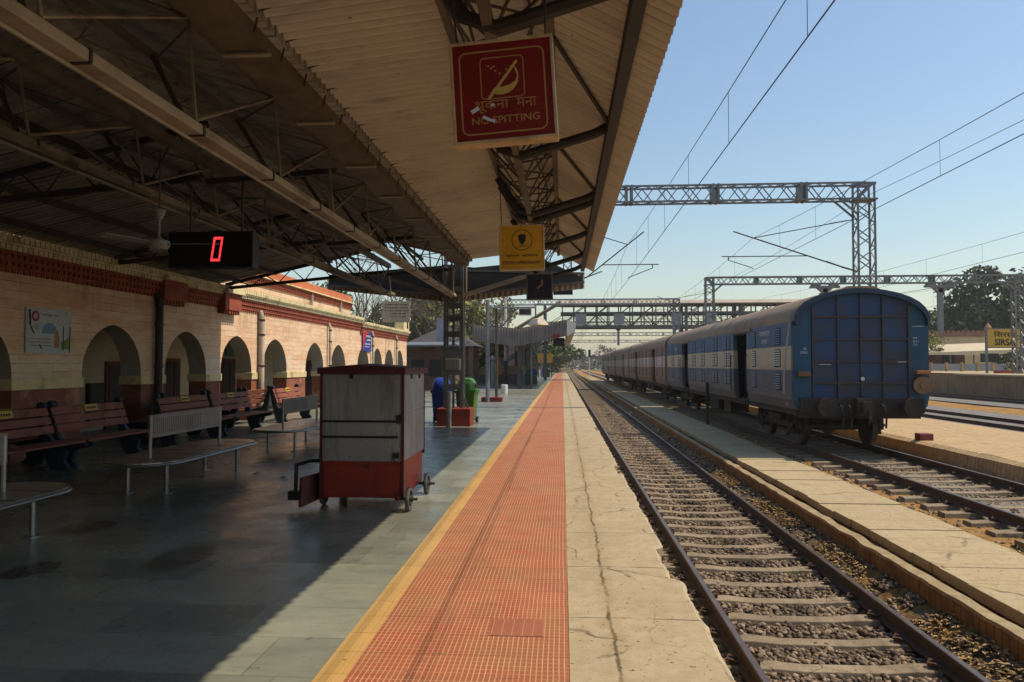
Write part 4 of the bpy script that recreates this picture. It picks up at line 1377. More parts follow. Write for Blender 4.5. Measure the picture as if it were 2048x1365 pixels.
rl.build('shutter_rail', M['black'], cart, False)
sd_ = MB().box(W2 + .012, W2 + .019, -L2 + .03, L2 - .0, 1.10, 1.54).box(W2 + .012, W2 + .019, -L2 + .03, L2 - .0, .56, 1.09)
sd_.build('side_panel', M['cart_steel'], cart, False, bevel=.003)
hs = MB()
for (hx, hz) in ((W2 - .02, 1.055), (W2 - .06, .62)):
    hs.box(hx - .035, hx + .035, -L2 - .04, -L2 - .012, hz - .03, hz + .03)
    hs.tube([(hx - .02, -L2 - .045, hz - .02), (hx - .02, -L2 - .045, hz - .07), (hx + .015, -L2 - .045, hz - .07)], .007, 5)
hs.build('hasp', M['black'], cart, False)
for yy in (-.2, .28):
    MB().box(W2 + .014, W2 + .035, yy - .03, yy + .03, 1.49, 1.545).build('hinge', M['black'], cart, False)
MB().box(-.14, -.10, -L2 - .03, -L2 - .01, 1.5, 1.55).build('hinge', M['black'], cart, False)
MB().box(.03, .10, -L2 - .02, -L2 - .008, .47, .52).build('latch_plate', M['cart_trim'], cart, False)
rf = MB()
rf.box(-W2 - .05, W2 + .05, -L2 - .06, L2 + .07, 1.555, 1.625)
rf.build('roof_fascia', M['cart_trim'], cart, False, bevel=.004)
rf = MB().add([(-W2 - .055, -L2 - .065, 1.627), (W2 + .055, -L2 - .065, 1.627), (W2 + .055, L2 + .075, 1.627), (-W2 - .055, L2 + .075, 1.627), (-.05, -.1, 1.675), (-.05, .15, 1.675), (0, -L2 - .065, 1.66), (0, L2 + .07, 1.66)],
               [(0, 6, 4), (6, 1, 4), (1, 2, 5, 4), (2, 7, 5), (7, 3, 5), (3, 0, 4, 5), (0, 1, 6), (2, 3, 7)])
rf.build('roof', M['cart_trim'], cart, False)


def wheel(xc, yc, r_, tw, parent):
    tr_ = MB()
    n = 24
    prof = [(r_ - .035, -tw / 2), (r_ - .008, -tw / 2), (r_, -tw / 4), (r_, tw / 4), (r_ - .008, tw / 2), (r_ - .035, tw / 2)]
    vs = [(xc + b, yc + a * math.cos(2 * math.pi * k / n), r_ + a * math.sin(2 * math.pi * k / n)) for (a, b) in prof for k in range(n)]
    fs = [(i * n + k, i * n + (k + 1) % n, ((i + 1) % 6) * n + (k + 1) % n, ((i + 1) % 6) * n + k) for i in range(6) for k in range(n)]
    tr_.add(vs, fs)
    wh = tr_.build('wheel', M['rubber'], parent, False, True)
    rm = MB()
    for k in range(5):
        a = 2 * math.pi * k / 5 + .3
        rm.bar((xc, yc, r_), (xc, yc + (r_ - .03) * math.cos(a), r_ + (r_ - .03) * math.sin(a)), .02, .02)
    rm.tube([(xc - .05, yc, r_), (xc + .05, yc, r_)], .028, 10)
    rm.build('hub', M['steel_dark'], wh, False)
    return wh


for yy, xl_, yl_ in ((-.68, -W2 - .06, -.36), (.42, -W2 - .06, .42)):
    wheel(W2 + .10, yy, .135, .045, cart)
    wheel(xl_, yl_, .135, .045, cart)
    MB().tube([(W2 - .06, yy, .135), (W2 + .2, yy, .135)], .017, 8).build('axle', M['steel_dark'], cart, False)
    MB().tube([(-W2 + .1, yl_, .135), (xl_ - .06, yl_, .135)], .017, 8).build('axle', M['steel_dark'], cart, False)
for yy in (-.5, .3):
    MB().bar((W2 - .02, yy - .22, .14), (W2 - .02, yy + .3, .2), .03, .05).build('spring', M['cart_red'], cart, False)
hd = MB()
hd.tube([(-W2 - .0, -.35, .52), (-W2 - .22, -.42, .52), (-W2 - .33, -.55, .49)], .022, 8)
hd.tube([(-W2 - .33, -.55, .49), (-W2 - .32, -.60, .10)], .024, 8)
hd.box(-W2 - .39, -W2 - .24, -.66, -.54, .10, .2)
hd.box(-W2 - .11, -W2 - .0, -.40, -.22, .28, .66)
hd.build('push_handle', M['black'], cart, False, bevel=.004)
fp = MB().prism([(-W2 - .24, -.72, .03), (-W2 - .01, -.15, .12), (-W2 - .01, -.15, .40), (-W2 - .23, -.72, .37)], (.035, -.015, 0))
fp.build('folded_shelf', M['wood_dark'], cart, False, bevel=.004)

# ------------------------------------------------------------------ benches
def red_bench(L, sticker=True):
    r = thing('wooden_bench', 'red slatted bench', 'bench', (0, 0, 0))
    for k, z in enumerate((.57, .71, .85)):
        xo = -.20 - .05 * k
        pl = MB().prism([(xo, .02, z), (xo - .03, .02, z + .005), (xo - .065, .02, z + .115), (xo - .035, .02, z + .12)], (0, L - .04, 0))
        pl.build('back_plank', M['plank'], r, False, bevel=.006)
    for k in range(4):
        x0 = -.14 + k * .12
        MB().box(x0, x0 + .1, .02, L - .02, .425, .46).build('seat_plank', M['plank'], r, False, bevel=.006)
    if sticker:
        st = MB().prism([(-.296, L * .42, .865), (-.296, L * .42 + .34, .865), (-.325, L * .42 + .34, .975), (-.325, L * .42, .975)], (.004, 0, .001))
        st = st.build('sticker', M['sticker'], r, False)
        bl = MB()
        for i in range(5):
            y0 = L * .42 + .045 + i * .052
            bl.prism([(-.2995, y0, .90), (-.2995, y0 + .03, .90), (-.309, y0 + .03, .935), (-.309, y0, .935)], (.006, 0, .001))
        bl.build('sticker_print', M['ink'], st, False)
    for yy in (.03, L - .12):
        sp_ = MB()
        out = [(-.20, .0), (.05, .0), (.10, .03), (.02, .13), (.06, .28), (.26, .33), (.36, .36), (.38, .42), (.30, .425), (-.15, .42), (-.24, .55), (-.36, .95)]
        out += [(-.385 + .07 * math.cos(math.radians(a)), 1.0 + .07 * math.sin(math.radians(a))) for a in range(-10, 200, 30)]
        out += [(-.44, .90), (-.36, .50), (-.30, .25), (-.26, .1)]
        sp_.prism([(a, yy, b) for a, b in out], (0, .09, 0))
        sp_.build('support', M['bench_blue'], r, False, bevel=.012)
    return r


protos = {}
BL = [(9.25, 1.95, 'red slatted bench with a yellow sticker, at the left edge of the photo'),
      (11.25, 1.95, 'red slatted bench with a yellow sticker, second from the left edge'),
      (14.35, 2.1, 'red slatted bench in front of the dark drain pipe, behind the middle steel bench'),
      (16.55, 2.1, 'red slatted bench in front of the shaded pier beside the white drain pipe'),
      (20.3, 2.1, 'red slatted bench farthest along the wall, its blue end support in view beside the cart')]
for (y, L, lab) in BL:
    if L not in protos:
        b_ = red_bench(L)
        protos[L] = b_
    else:
        b_ = dup(protos[L])
    b_.location = (-7.9, y, 0)
    tag(b_, lab, 'bench', 'red benches along the wall')
# back-to-back row behind (only the round support heads and some planks show)
for (y, lab) in ((9.6, 'red slatted bench facing the wall, back to back with the benches at the left edge'), (14.9, 'red slatted bench facing the wall, behind the bench by the dark drain pipe'), (18.6, 'red slatted bench facing the wall, in front of the sunlit brick arch')):
    b_ = dup(protos[2.1], None, (-8.86, y + 2.1, 0), math.pi)
    tag(b_, lab, 'bench', 'red benches along the wall')


def stadium(hw, hl, z, n=14):
    pts = []
    for i in range(n + 1):
        a = math.pi * i / n
        pts.append((hw * math.cos(a), hl - hw + hw * math.sin(a), z))
    for i in range(n + 1):
        a = math.pi + math.pi * i / n
        pts.append((hw * math.cos(a), -(hl - hw) + hw * math.sin(a), z))
    return pts


def steel_bench():
    r = thing('steel_bench', 'steel bench', 'bench', (0, 0, 0))
    MB().prism(stadium(.50, 1.55, .425), (0, 0, .018)).build('seat', M['stainless'], r, False)
    o = stadium(.515, 1.565, .41)
    rim = MB().tube(o + [o[0], o[1]], .016, 8)
    rim.build('seat_rim', M['stainless'], r, False, True)
    jt = MB()
    for yy in (-1.0, -.5, 0, .5, 1.0):
        jt.box(-.49, -.05, yy - .012, yy + .012, .443, .4455).box(.05, .49, yy - .012, yy + .012, .443, .4455)
    jt.build('seat_joint', M['black'], r, False)
    bk = MB()
    # perforated back panel: slots between narrow strips
    bk.box(-.015, .015, -1.0, 1.0, .95, 1.0).box(-.015, .015, -1.0, 1.0, .70, .74)
    y = -1.0
    while y < 0.35:
        bk.box(-.012, .012, y, y + .028, .74, .95)
        y += .048
    bk.box(-.012, .012, .36, 1.0, .74, .95)
    bk.build('back_panel', M['stainless'], r, False)
    MB().box(-.009, .009, -.99, .38, .741, .949).build('back_sheet', M['steel_grey'], r, False)
    for yy in (-.97, .97):
        MB().tube([(0, yy, .44), (0, yy, .98)], .024, 8).build('back_post', M['stainless'], r, False, True)
    for yy in (-1.03, 1.03):
        for xx in (-.26, .26):
            lg = MB().tube([(xx, yy, 0), (xx, yy, .43)], .028, 10).lathe([(.075, 0), (.075, .008), (.03, .012)], 12, (xx, yy, 0))
            lg.build('leg', M['stainless'], r, False, True)
    return r


pr = steel_bench()
for i, (y, lab) in enumerate(((5.75, 'oval stainless steel bench cut by the left edge of the photo'), (10.2, 'oval stainless steel bench with a slotted centre back, in the middle of the shaded floor'), (14.75, 'oval stainless steel bench half hidden behind the vendor cart'))):
    b_ = pr if i == 0 else dup(pr)
    b_.location = (-5.38, y, 0)
    tag(b_, lab, 'bench', 'steel benches in a row')

# ------------------------------------------------------------------ bins
def bin_(loc, mat, label, h=1.30, rz=0, group='dustbins on the platform'):
    r = thing('dustbin', label, 'bin', loc, group)
    b = MB()
    vs = []
    for (z, a, c) in ((.06, .19, .2), (.12, .215, .225), (.86, .27, .29), (.87, .30, .32), (.93, .30, .32)):
        vs += [(-a, -c, z), (a, -c, z), (a, c, z), (-a, c, z)]
    fs = [(3, 2, 1, 0)]
    for i in range(4):
        for k in range(4):
            fs.append((i * 4 + k, i * 4 + (k + 1) % 4, (i + 1) * 4 + (k + 1) % 4, (i + 1) * 4 + k))
    b.add(vs, fs)
    b.build('bin_body', mat, r, False, bevel=.012)
    d = MB()
    n, m = 14, 6
    vs, fs = [], []
    for j in range(m + 1):
        t = j / m
        zz_ = .93 + .36 * math.sin(t * math.pi / 2)
        k_ = max(math.cos(t * math.pi / 2), .05) ** .55
        vs += [(math.copysign(abs(math.cos(2 * math.pi * i / n)) ** .7, math.cos(2 * math.pi * i / n)) * .28 * k_, math.copysign(abs(math.sin(2 * math.pi * i / n)) ** .7, math.sin(2 * math.pi * i / n)) * .30 * k_, zz_) for i in range(n)]
    for j in range(m):
        for i in range(n):
            fs.append((j * n + i, j * n + (i + 1) % n, (j + 1) * n + (i + 1) % n, (j + 1) * n + i))
    fs.append(tuple(m * n + i for i in range(n)))
    d.add(vs, fs)
    lid = d.build('dome_lid', mat, r, False, True)
    rb_ = MB()
    for xx in (-.12, 0, .12):
        rb_.tube([(xx, -.29 + .02 * abs(xx), .95), (xx, -.25, 1.12), (xx, -.12, 1.24), (xx, .05, 1.285)], .010, 5)
    rb_.build('lid_rib', mat, lid, False)
    MB().box(.16, .285, -.13, .13, 1.0, 1.13).build('lid_opening', M['black'], lid, False, bevel=.02)
    for sx_ in (-1, 1):
        MB().tube([(sx_ * .2, .26, .09), (sx_ * .26, .26, .09)], .09, 12).build('bin_wheel', M['black'], r, False)
    r.rotation_euler = (0, 0, rz)
    return r


bin_((-3.47, 20.85, 0), M['bin_blue'], 'blue domed plastic dustbin behind the canopy column, nearest of the blue bins', rz=.1)
bin_((-2.72, 20.75, 0), M['bin_green'], 'bright green domed plastic dustbin right behind the canopy column', rz=-.1)
p = at(1040, 770, 1); dd = 58.5
for (u, mt, lab, D_) in ((1040.5, 'bin_blue', 'tall blue dustbin standing beside the dark green bin down the platform', 58), (1058, 'bin_dark_green', 'dark green dustbin beside the tall blue bin down the platform', 58), (1069, 'bin_blue', 'small blue bin right behind the dark green dustbin', 66), (1088, 'bin_blue', 'blue bin farthest down the platform', 95), (1096, 'bin_dark_green', 'green bin farthest down the platform', 95)):
    q = at(u, 740, D_)
    bin_((q.x, q.y, 0), M[mt], lab)

for (u, v, lab) in ((514, 949, 'crumpled white paper scrap on the shaded floor beside the middle steel bench'), (568, 957, 'small white paper scrap on the shaded floor left of the vendor cart handle')):
    d = at(u, v, 1) - EYE
    p = EYE + d * (-EYE.z / d.z)
    mb = MB()
    mb.add([(p.x - .07, p.y - .03, .004), (p.x + .05, p.y - .05, .012), (p.x + .08, p.y + .04, .05), (p.x - .03, p.y + .06, .02), (p.x, p.y, .045)], [(0, 1, 4), (1, 2, 4), (2, 3, 4), (3, 0, 4)])
    tag(mb.build('paper_scrap', M['paper']), lab, 'litter')

# ------------------------------------------------------------------ wall posters
bp = thing('wall_poster', 'white printed poster with a red emblem and blue arch on the shaded wall', 'poster', (WX + .01, 12.6, 2.27))
FX = lambda u, v: (.027, u, v)
MB().box(0, .022, -.58, .58, -.40, .40).build('poster_panel', pm('faded poster', (.55, .56, .55), (.45, .5, .5), 3, .6, dirt=(.3, .32, .3), dsc=5), bp, False)
pc = MB().disc((.022, -.36, .25), (1, 0, 0), .095, .003, 18)
em = pc.build('emblem', pm('poster red', (.42, .05, .06), None, 4), bp, False)
MB().disc((.026, -.36, .25), (1, 0, 0), .05, .002, 14).build('emblem_centre', pm('faded poster', (.5, .45, .45), None, 3), em, False)
text('स्वच्छ रेल', -.22, .24, .25, .32, FX, pm('poster red', (.42, .05, .06), None, 4), bp)
ar = MB()
for i in range(12):
    a0, a1 = math.pi * i / 12, math.pi * (i + 1) / 12
    ar.quad((.0245, .0 + .20 * math.cos(a0), -.05 + .20 * math.sin(a0)), (.0245, .2 * math.cos(a1), -.05 + .2 * math.sin(a1)), (.0245, .0, -.05), (.0245, 0, -.05))
ar.build('printed_arch', pm('poster blue', (.2, .32, .46), None, 4), bp, False)
fg = MB()
for (a, b, c, d) in ((.12, .26, -.30, -.08), (.15, .23, -.08, .02)):
    fg.quad((.0255, a, c), (.0255, b, c), (.0255, b, d), (.0255, a, d))
fg.build('printed_building', pm('poster orange', (.45, .26, .1), None, 4), bp, False)
fg = MB()
fg.quad((.025, .30, -.32), (.025, .52, -.32), (.025, .52, -.1), (.025, .30, -.2))
fg.build('printed_lawn', pm('poster green', (.2, .3, .1), None, 4), bp, False)
fg = MB()
for (y0, z0, y1, z1, t) in ((-.52, .36, -.5, .1, .05), (-.5, .1, -.4, -.06, .03), (-.2, -.33, -.26, -.25, .03), (.36, -.35, .36, .1, .02), (.53, -.38, .54, .1, .03)):
    fg.bar((.025, y0, z0), (.025, y1, z1), t, .003)
fg.build('hanging_cable', M['black'], bp, False)
fg = MB()
for z in (-.16, -.22, -.28):
    fg.quad((.0245, -.48, z), (.0245, .05, z), (.0245, .05, z + .025), (.0245, -.48, z + .025))
fg.build('small_print', pm('poster grey red', (.4, .3, .3), None, 9), bp, False)
FXB = (WX + .02, 34.0, 2.85)
pb = thing('police_sign', 'red and blue wall sign with white lettering on the sunlit wall', 'sign', FXB)
MB().box(0, .05, -.75, .75, -.55, .55).build('sign_panel', pm('blue sign', (.03, .06, .32), None, 3, .4), pb, False)
fg = MB()
fg.add([(.053, -.74, .54), (.053, .72, .54), (.053, -.2, .1), (.053, -.74, -.54)], [(0, 3, 2, 1)])
fg.build('red_corner', pm('red sign', (.55, .04, .04), None, 3, .4), pb, False)
fg = MB()
for (a, b, z, h_) in ((-.15, .6, .12, .1), (-.05, .6, -.06, .1), (-.4, .5, -.24, .07), (-.4, .3, -.36, .05), (-.6, -.35, .35, .09)):
    y_ = a
    k_ = 0
    while y_ < b:
        fg.quad((.056, y_, z), (.056, y_ + .07, z), (.056, y_ + .07, z + h_ * (.7 + .3 * (k_ % 2))), (.056, y_, z + h_ * (.7 + .3 * (k_ % 2))))
        y_ += .095
        k_ += 1
fg.build('lettering', M['white_ink'], pb, False)
MB().add([(.055, -.3, .1), (.055, 0, -.02), (.055, .3, .25), (.055, .05, .3)], [(0, 1, 2, 3)]).build('sign_emblem', pm('dark blue print', (.02, .03, .12), None, 3), pb, False)

# notice board standing on the low end of the building
p = at(792, 624, 38.5)
nb = thing('notice_board', 'large tan notice board with brown lines of text above the end of the building', 'sign', (p.x, p.y, p.z))
MB().box(-.74, .74, 0, .08, -.56, .56).build('board', pm('tan painted board', (.36, .3, .22), (.3, .25, .18), 2, .8, dirt=(.2, .16, .11)), nb, False)
tx = MB()
rn = random.Random(8)
for k, z in enumerate((.34, .18, .02, -.14, -.3)):
    x_ = -.6 if k < 3 else -.45 + .05 * k
    xe = .62 if k < 3 else .5
    while x_ < xe:
        w_ = rn.uniform(.03, .075)
        tx.quad((x_, -.004, z), (x_ + w_, -.004, z), (x_ + w_, -.004, z + .07), (x_, -.004, z + .07))
        x_ += w_ + .022 + (.05 if rn.random() < .2 else 0)
tx.build('lettering', pm('brown lettering', (.09, .045, .035), None, 3), nb, False)
for xx in (-.6, .6):
    MB().box(xx - .03, xx + .03, .08, .14, 3.55 - p.z, .5).build('post', M['steel_dark'], nb, False)

# ------------------------------------------------------------------ the coaches
def paint_mat(name, top, mid, low, low2):
    g = G(name, 0.5, 0, 0.4)
    x = g.xyz()
    nz = g.noise((0.9, 0.9, 0.25), 5)
    zz_ = g.math('ADD', x[2], g.math('MULTIPLY', g.math('SUBTRACT', nz, .5), 0.01))
    col = g.ramp(g.math('DIVIDE', zz_, 4.0), [(0.0, low), (1.52 / 4, mid), (2.12 / 4, top)], 'CONSTANT')
    grime = g.math('MULTIPLY', g.ramp(g.noise((3, 3, .4), 6, .7), [(.35, .25), (.7, 1.0)]), g.ramp(g.math('ADD', x[2], g.math('MULTIPLY', g.math('SUBTRACT', g.noise((1.2, 1.2, .4), 4), .5), .5)), [(.45, .9), (.98, .45), (1.0, .1)]))
    d2 = g.ramp(g.math('DIVIDE', g.math('SUBTRACT', x[2], .5), 1.2), [(0.0, 1.0), (.55, .75), (1.0, .12)])
    col = g.mix(g.math('MULTIPLY', d2, g.ramp(g.noise((3, 3, .5), 6, .7), [(.3, .45), (.65, 1.0)])), col, low2)
    col = g.mix(g.ramp(g.noise((5, 5, .5), 6, .7), [(.5, 0.0), (.75, .5)]), col, (0.10, 0.085, 0.07))
    rust = g.math('MULTIPLY', g.ramp(g.noise((1.6, 1.6, 2.5), 6, .75), [(.56, 0.0), (.63, .75)]), g.ramp(g.math('ABSOLUTE', g.math('SUBTRACT', x[2], 1.3)), [(.12, 1.0), (.3, 0.0)]))
    col = g.mix(rust, col, (0.33, 0.2, 0.13))
    g.col(col)
    return g.m


M['coach_blue'] = paint_mat('blue and cream coach paint', (0.032, 0.095, 0.20), (0.56, 0.47, 0.31), (0.045, 0.085, 0.16), (0.125, 0.115, 0.105))
M['coach_brown'] = paint_mat('brown and pink coach paint', (0.19, 0.115, 0.095), (0.60, 0.48, 0.44), (0.27, 0.12, 0.085), (0.16, 0.12, 0.10))
M['coach_grey'] = paint_mat('faded grey coach paint', (0.22, 0.19, 0.165), (0.46, 0.41, 0.35), (0.24, 0.19, 0.165), (0.15, 0.12, 0.10))
M['coach_roof'] = pm('dusty brown coach roof', (0.33, 0.235, 0.155), (0.26, 0.18, 0.12), 1.0, .8, dirt=(.14, .10, .075), dsc=1.2)
M['coach_end'] = pm('faded blue end wall', (0.018, 0.062, 0.165), (0.018, 0.05, 0.115), 1.6, .6, dirt=(0.045, 0.042, 0.045), dsc=1.3, streak=False, dlo=.45, dhi=.62)
M['coach_end_teal'] = pm('teal blue end corner', (0.016, 0.075, 0.14), (0.014, 0.055, 0.105), 2, .6, dirt=(0.035, 0.04, 0.045), dsc=2, streak=True)
M['coach_hood'] = pm('dark blue roof hood', (0.02, 0.05, 0.09), (0.018, 0.04, 0.07), 2, .55)
M['rust_bar'] = pm('rusty stiffener', (0.05, 0.05, 0.06), (0.07, 0.05, 0.04), 3, .7, dirt=(.10, .045, .025), dsc=3)
M['under'] = pm('oily underframe', (0.022, 0.019, 0.017), (0.035, 0.028, 0.022), 3, .75, dirt=(.09, .06, .035), dsc=2)
M['orange_rust'] = pm('orange marker bracket', (0.40, 0.16, 0.05), (0.3, 0.11, 0.035), 5, .6, dirt=(.12, .06, .03), dsc=4)
PROF = [(1.50, .56), (1.585, .80), (1.605, 1.2), (1.605, 2.72)]
RPROF = [(1.60, 2.72), (1.585, 2.88), (1.50, 3.03), (1.36, 3.17), (1.15, 3.29), (.88, 3.39), (.55, 3.465), (.2, 3.505), (0, 3.51)]
CL = 21.35


def coach(y0, paint, label, detail, roofm):
    r = thing('railway_coach', label, 'coach', (T2, y0, R2))
    c = T2
    y1 = y0 + CL
    doors = [(4.45, 6.15), (14.9, 16.6)]
    segs, prev = [], 0.0
    for a, b in doors:
        segs.append((prev, a))
        prev = b
    segs.append((prev, CL))
    sw_ = MB()
    for (a, b) in segs:
        pts = [(c - px, pz) for px, pz in PROF]
        for (p0, p1) in zip(pts, pts[1:]):
            sw_.quad((p0[0], y0 + a, p0[1]), (p1[0], y0 + a, p1[1]), (p1[0], y0 + b, p1[1]), (p0[0], y0 + b, p0[1]))
        for yy in [q for q in (a, b) if 0 < q < CL]:
            sw_.add([(px, y0 + yy, pz) for px, pz in pts] + [(c - 1.5, y0 + yy, 2.72), (c - 1.42, y0 + yy, .56)], [tuple(range(6))])
    for a, b in doors:
        sw_.box(c - 1.6, c - 1.5, y0 + a, y0 + b, 2.62, 2.72)
    pts = [(c + px, pz) for px, pz in PROF]
    for (p0, p1) in zip(pts, pts[1:]):
        sw_.quad((p0[0], y0, p0[1]), (p1[0], y0, p1[1]), (p1[0], y1, p1[1]), (p0[0], y1, p0[1]))
    sw_.build('side_wall', paint, r)
    ins = MB().box(c - 1.40, c + 1.5, y0 + .1, y1 - .1, .50, .60)
    ins.box(c - .75, c - .70, y0 + .1, y1 - .1, .6, 2.7)
    ins.build('floor_pan', M['under'], r)
    for k_, (a, b) in enumerate(doors):
        sgn = b - .55 if k_ == 0 else a
        d_ = MB().box(c - 1.47, c - 1.43, y0 + a - .4, y0 + a + .38, .62, 2.6)
        d_.build('sliding_door', paint, r)
        e_ = MB().box(c - 1.5, c - 1.47, y0 + a - .01, y0 + a + .36, .62, .7)
        if detail:
            st_ = MB().box(c - 1.62, c - 1.45, y0 + a + .25, y0 + a + .75, .2, .23).bar((c - 1.5, y0 + a + .3, .2), (c - 1.48, y0 + a + .3, .56), .03).bar((c - 1.5, y0 + a + .7, .2), (c - 1.48, y0 + a + .7, .56), .03)
            st_.build('door_step', M['under'], r)
            tr_ = MB().box(c - 1.66, c - 1.6, y0 + a - .6, y0 + b + .1, 2.66, 2.74)
            tr_.build('door_gutter', M['coach_roof'], r)
    rf_ = MB()
    full = [(c - a, b) for a, b in RPROF] + [(c + a, b) for a, b in RPROF[::-1][1:]]
    vs, fs = [], []
    ysr_ = [y0 - .12, y1 + .05]
    for yy in ysr_:
        vs += [(px, yy, pz) for px, pz in full]
    m = len(full)
    for k in range(m - 1):
        fs.append((k, k + 1, m + k + 1, m + k))
    rf_.add(vs, fs)
    rf_.build('roof', roofm, r, smooth=True)
    wl_ = MB()
    # ends
    prof = [(c - a, b) for a, b in PROF] + full[1:-1] + [(c + a, b) for a, b in PROF[::-1]]
    for ye in (y0 + .02, y1 - .08):
        MB().prism([(px, ye, pz) for px, pz in prof], (0, .06, 0)).build('end_wall', M['coach_end'] if detail else roofm, r)
    # vents and roof ridges
    vt = MB()
    for k in range(7):
        yy = y0 + 1.6 + 2.9 * k
        vt.box(c - .32, c - .14, yy, yy + .25, 3.48, 3.58).box(c + .14, c + .32, yy, yy + .25, 3.48, 3.58)
    if detail:
        vt.prism([(c - .52, y0 - .1, 3.46), (c + .52, y0 - .1, 3.46), (c + .3, y0 - .1, 3.565), (c - .3, y0 - .1, 3.565)], (0, 1.2, 0))
    vt.build('roof_vent', roofm, r)
    # louvres
    for a, b in ((.95, 1.5), (3.35, 3.75), (6.6, 7.55), (8.6, 9.55), (11.0, 11.95), (13.0, 13.95), (17.0, 17.9), (19.0, 19.9)):
        cols = [(a, b)] if b - a < .7 else [(a, a + .42), (a + .52, b)]
        for (za, zb) in ((2.16, 2.62), (1.60, 2.06), (1.00, 1.46)):
            for (ca, cb2) in cols:
                x_ = c - 1.607 if za > 1.1 else c - 1.607
                lvf, lvs = MB(), MB()
                lvf.box(x_ - .003, x_ + .02, y0 + ca, y0 + cb2, za, zb)
                n_s = 7
                for i in range(n_s):
                    zz_ = za + .02 + (zb - za - .04) * (i + .25) / n_s
                    lvs.add([(x_ - .004, y0 + ca + .02, zz_ + .04), (x_ - .004, y0 + cb2 - .02, zz_ + .04), (x_ - .024, y0 + cb2 - .02, zz_), (x_ - .024, y0 + ca + .02, zz_)], [(0, 1, 2, 3)])
                lo = lvf.build('louvre', M['under'], r)
                lvs.build('louvre_slat', paint, lo)
    # underframe and bogies
    sb = MB().box(c - 1.42, c - 1.30, y0 + .3, y1 - .3, .40, .56).box(c + 1.30, c + 1.42, y0 + .3, y1 - .3, .40, .56).box(c - 1.4, c + 1.4, y0, y0 + .25, .36, .84 if detail else .56).box(c - 1.3, c + 1.3, y0 + .25, y1 - .2, .40, .48)
    if True:
        for (a, b, xo) in ((8.0, 9.0, 1.15), (10.2, 11.6, 1.1), (12.3, 12.8, .9)):
            sb.box(c - xo - .15, c - xo + .45, y0 + a, y0 + b, -.02, .42)
    sb.build('underframe', M['under'], r)
    for yb in (y0 + 3.2, y1 - 3.2):
        bg = MB()
        for s_ in (-1, 1):
            bg.box(c + s_ * 1.02 - .06, c + s_ * 1.02 + .06, yb - 1.9, yb + 1.9, -.02, .16)
            bg.box(c + s_ * 1.06 - .09, c + s_ * 1.06 + .09, yb - .6, yb + .6, .12, .3)
            for yw in (-1.448, 1.448):
                bg.box(c + s_ * 1.04 - .1, c + s_ * 1.04 + .1, yb + yw - .16, yb + yw + .16, -.16, .1)
                bg.lathe([(.1, .1), (.1, .36)], 10, (c + s_ * 1.04, yb + yw - .3, 0)).lathe([(.1, .1), (.1, .36)], 10, (c + s_ * 1.04, yb + yw + .3, 0))
            bg.bar((c + s_ * 1.15, yb - 1.75, .1), (c + s_ * 1.15, yb - 1.2, -.2), .05).bar((c + s_ * 1.15, yb + 1.75, .1), (c + s_ * 1.15, yb + 1.2, -.2), .05)
        bg.box(c - 1.0, c + 1.0, yb - .3, yb + .3, .0, .35)
        bo = bg.build('bogie', M['under'], r)
        for yw in (-1.448, 1.448):
            wh = MB()
            for s_ in (-1, 1):
                xx = c + s_ * .871
                wh.tube([(xx - .065, yb + yw, R2 + .457), (xx + .065, yb + yw, R2 + .457)], .457, 28)
                wh.tube([(xx - s_ * .065 - .012, yb + yw, R2 + .457), (xx - s_ * .065 + .012, yb + yw, R2 + .457)], .487, 28)
            wh.tube([(c - .9, yb + yw, R2 + .457), (c + .9, yb + yw, R2 + .457)], .08, 10)
            wh.build('wheelset', pm('worn wheel steel', (.07, .06, .05), (.05, .042, .035), 4, .55, .3) if 'wsm' not in M else M['wsm'], bo)
    if detail:
        for a, b in doors:
            for yy in (a - .12, b + .12):
                MB().tube([(c - 1.66, y0 + yy, .85), (c - 1.66, y0 + yy, 1.95)], .016, 6).tube([(c - 1.6, y0 + yy, .85), (c - 1.66, y0 + yy, .85)], .014, 5).tube([(c - 1.6, y0 + yy, 1.95), (c - 1.66, y0 + yy, 1.95)], .014, 5).build('handrail', M['steel_dark'], r)
        # end wall stiffeners
        bars = MB()
        for xx in (-1.12, -.52, .02, .54, 1.14):
            zt_ = 3.36 - .30 * (abs(xx) / 1.14) ** 2
            bars.box(c + xx - .02, c + xx + .02, y0 - .035, y0 + .02, .86, zt_)
        for zz_ in (2.83, 2.28, 1.74, 1.22):
            bars.box(c - 1.13, c + 1.14, y0 - .03, y0 + .02, zz_ - .02, zz_ + .02)
        bars.build('end_stiffener', M['rust_bar'], r)
        for s_ in (-1, 1):
            cp = MB().prism([(c + s_ * 1.16, y0 - .01, .6), (c + s_ * 1.55, y0 - .01, .65), (c + s_ * 1.6, y0 - .01, .9), (c + s_ * 1.607, y0 - .01, 2.75), (c + s_ * 1.5, y0 - .01, 2.98), (c + s_ * 1.16, y0 - .01, 3.2)], (0, .028, 0))
            cp.build('corner_panel', M['coach_end_teal'], r)
        hd_ = MB()
        a_ = full
        inner = [(c + (px - c) * .965, pz - .11) for px, pz in full]
        m = len(full)
        vs = [(px, y0 - .13, pz + .004) for px, pz in a_] + [(px, y0 - .13, pz) for px, pz in inner] + [(px, y0 + .03, pz) for px, pz in inner]
        fs = [(k, k + 1, m + k + 1, m + k) for k in range(m - 1)] + [(m + k, m + k + 1, 2 * m + k + 1, 2 * m + k) for k in range(m - 1)]
        hd_.add(vs, fs)
        hd_.build('roof_hood', M['coach_hood'], r)
        bb = MB().box(c - 1.45, c + 1.45, y0 - .1, y0 + .02, .50, .86)
        bb.build('buffer_beam', M['under'], r)
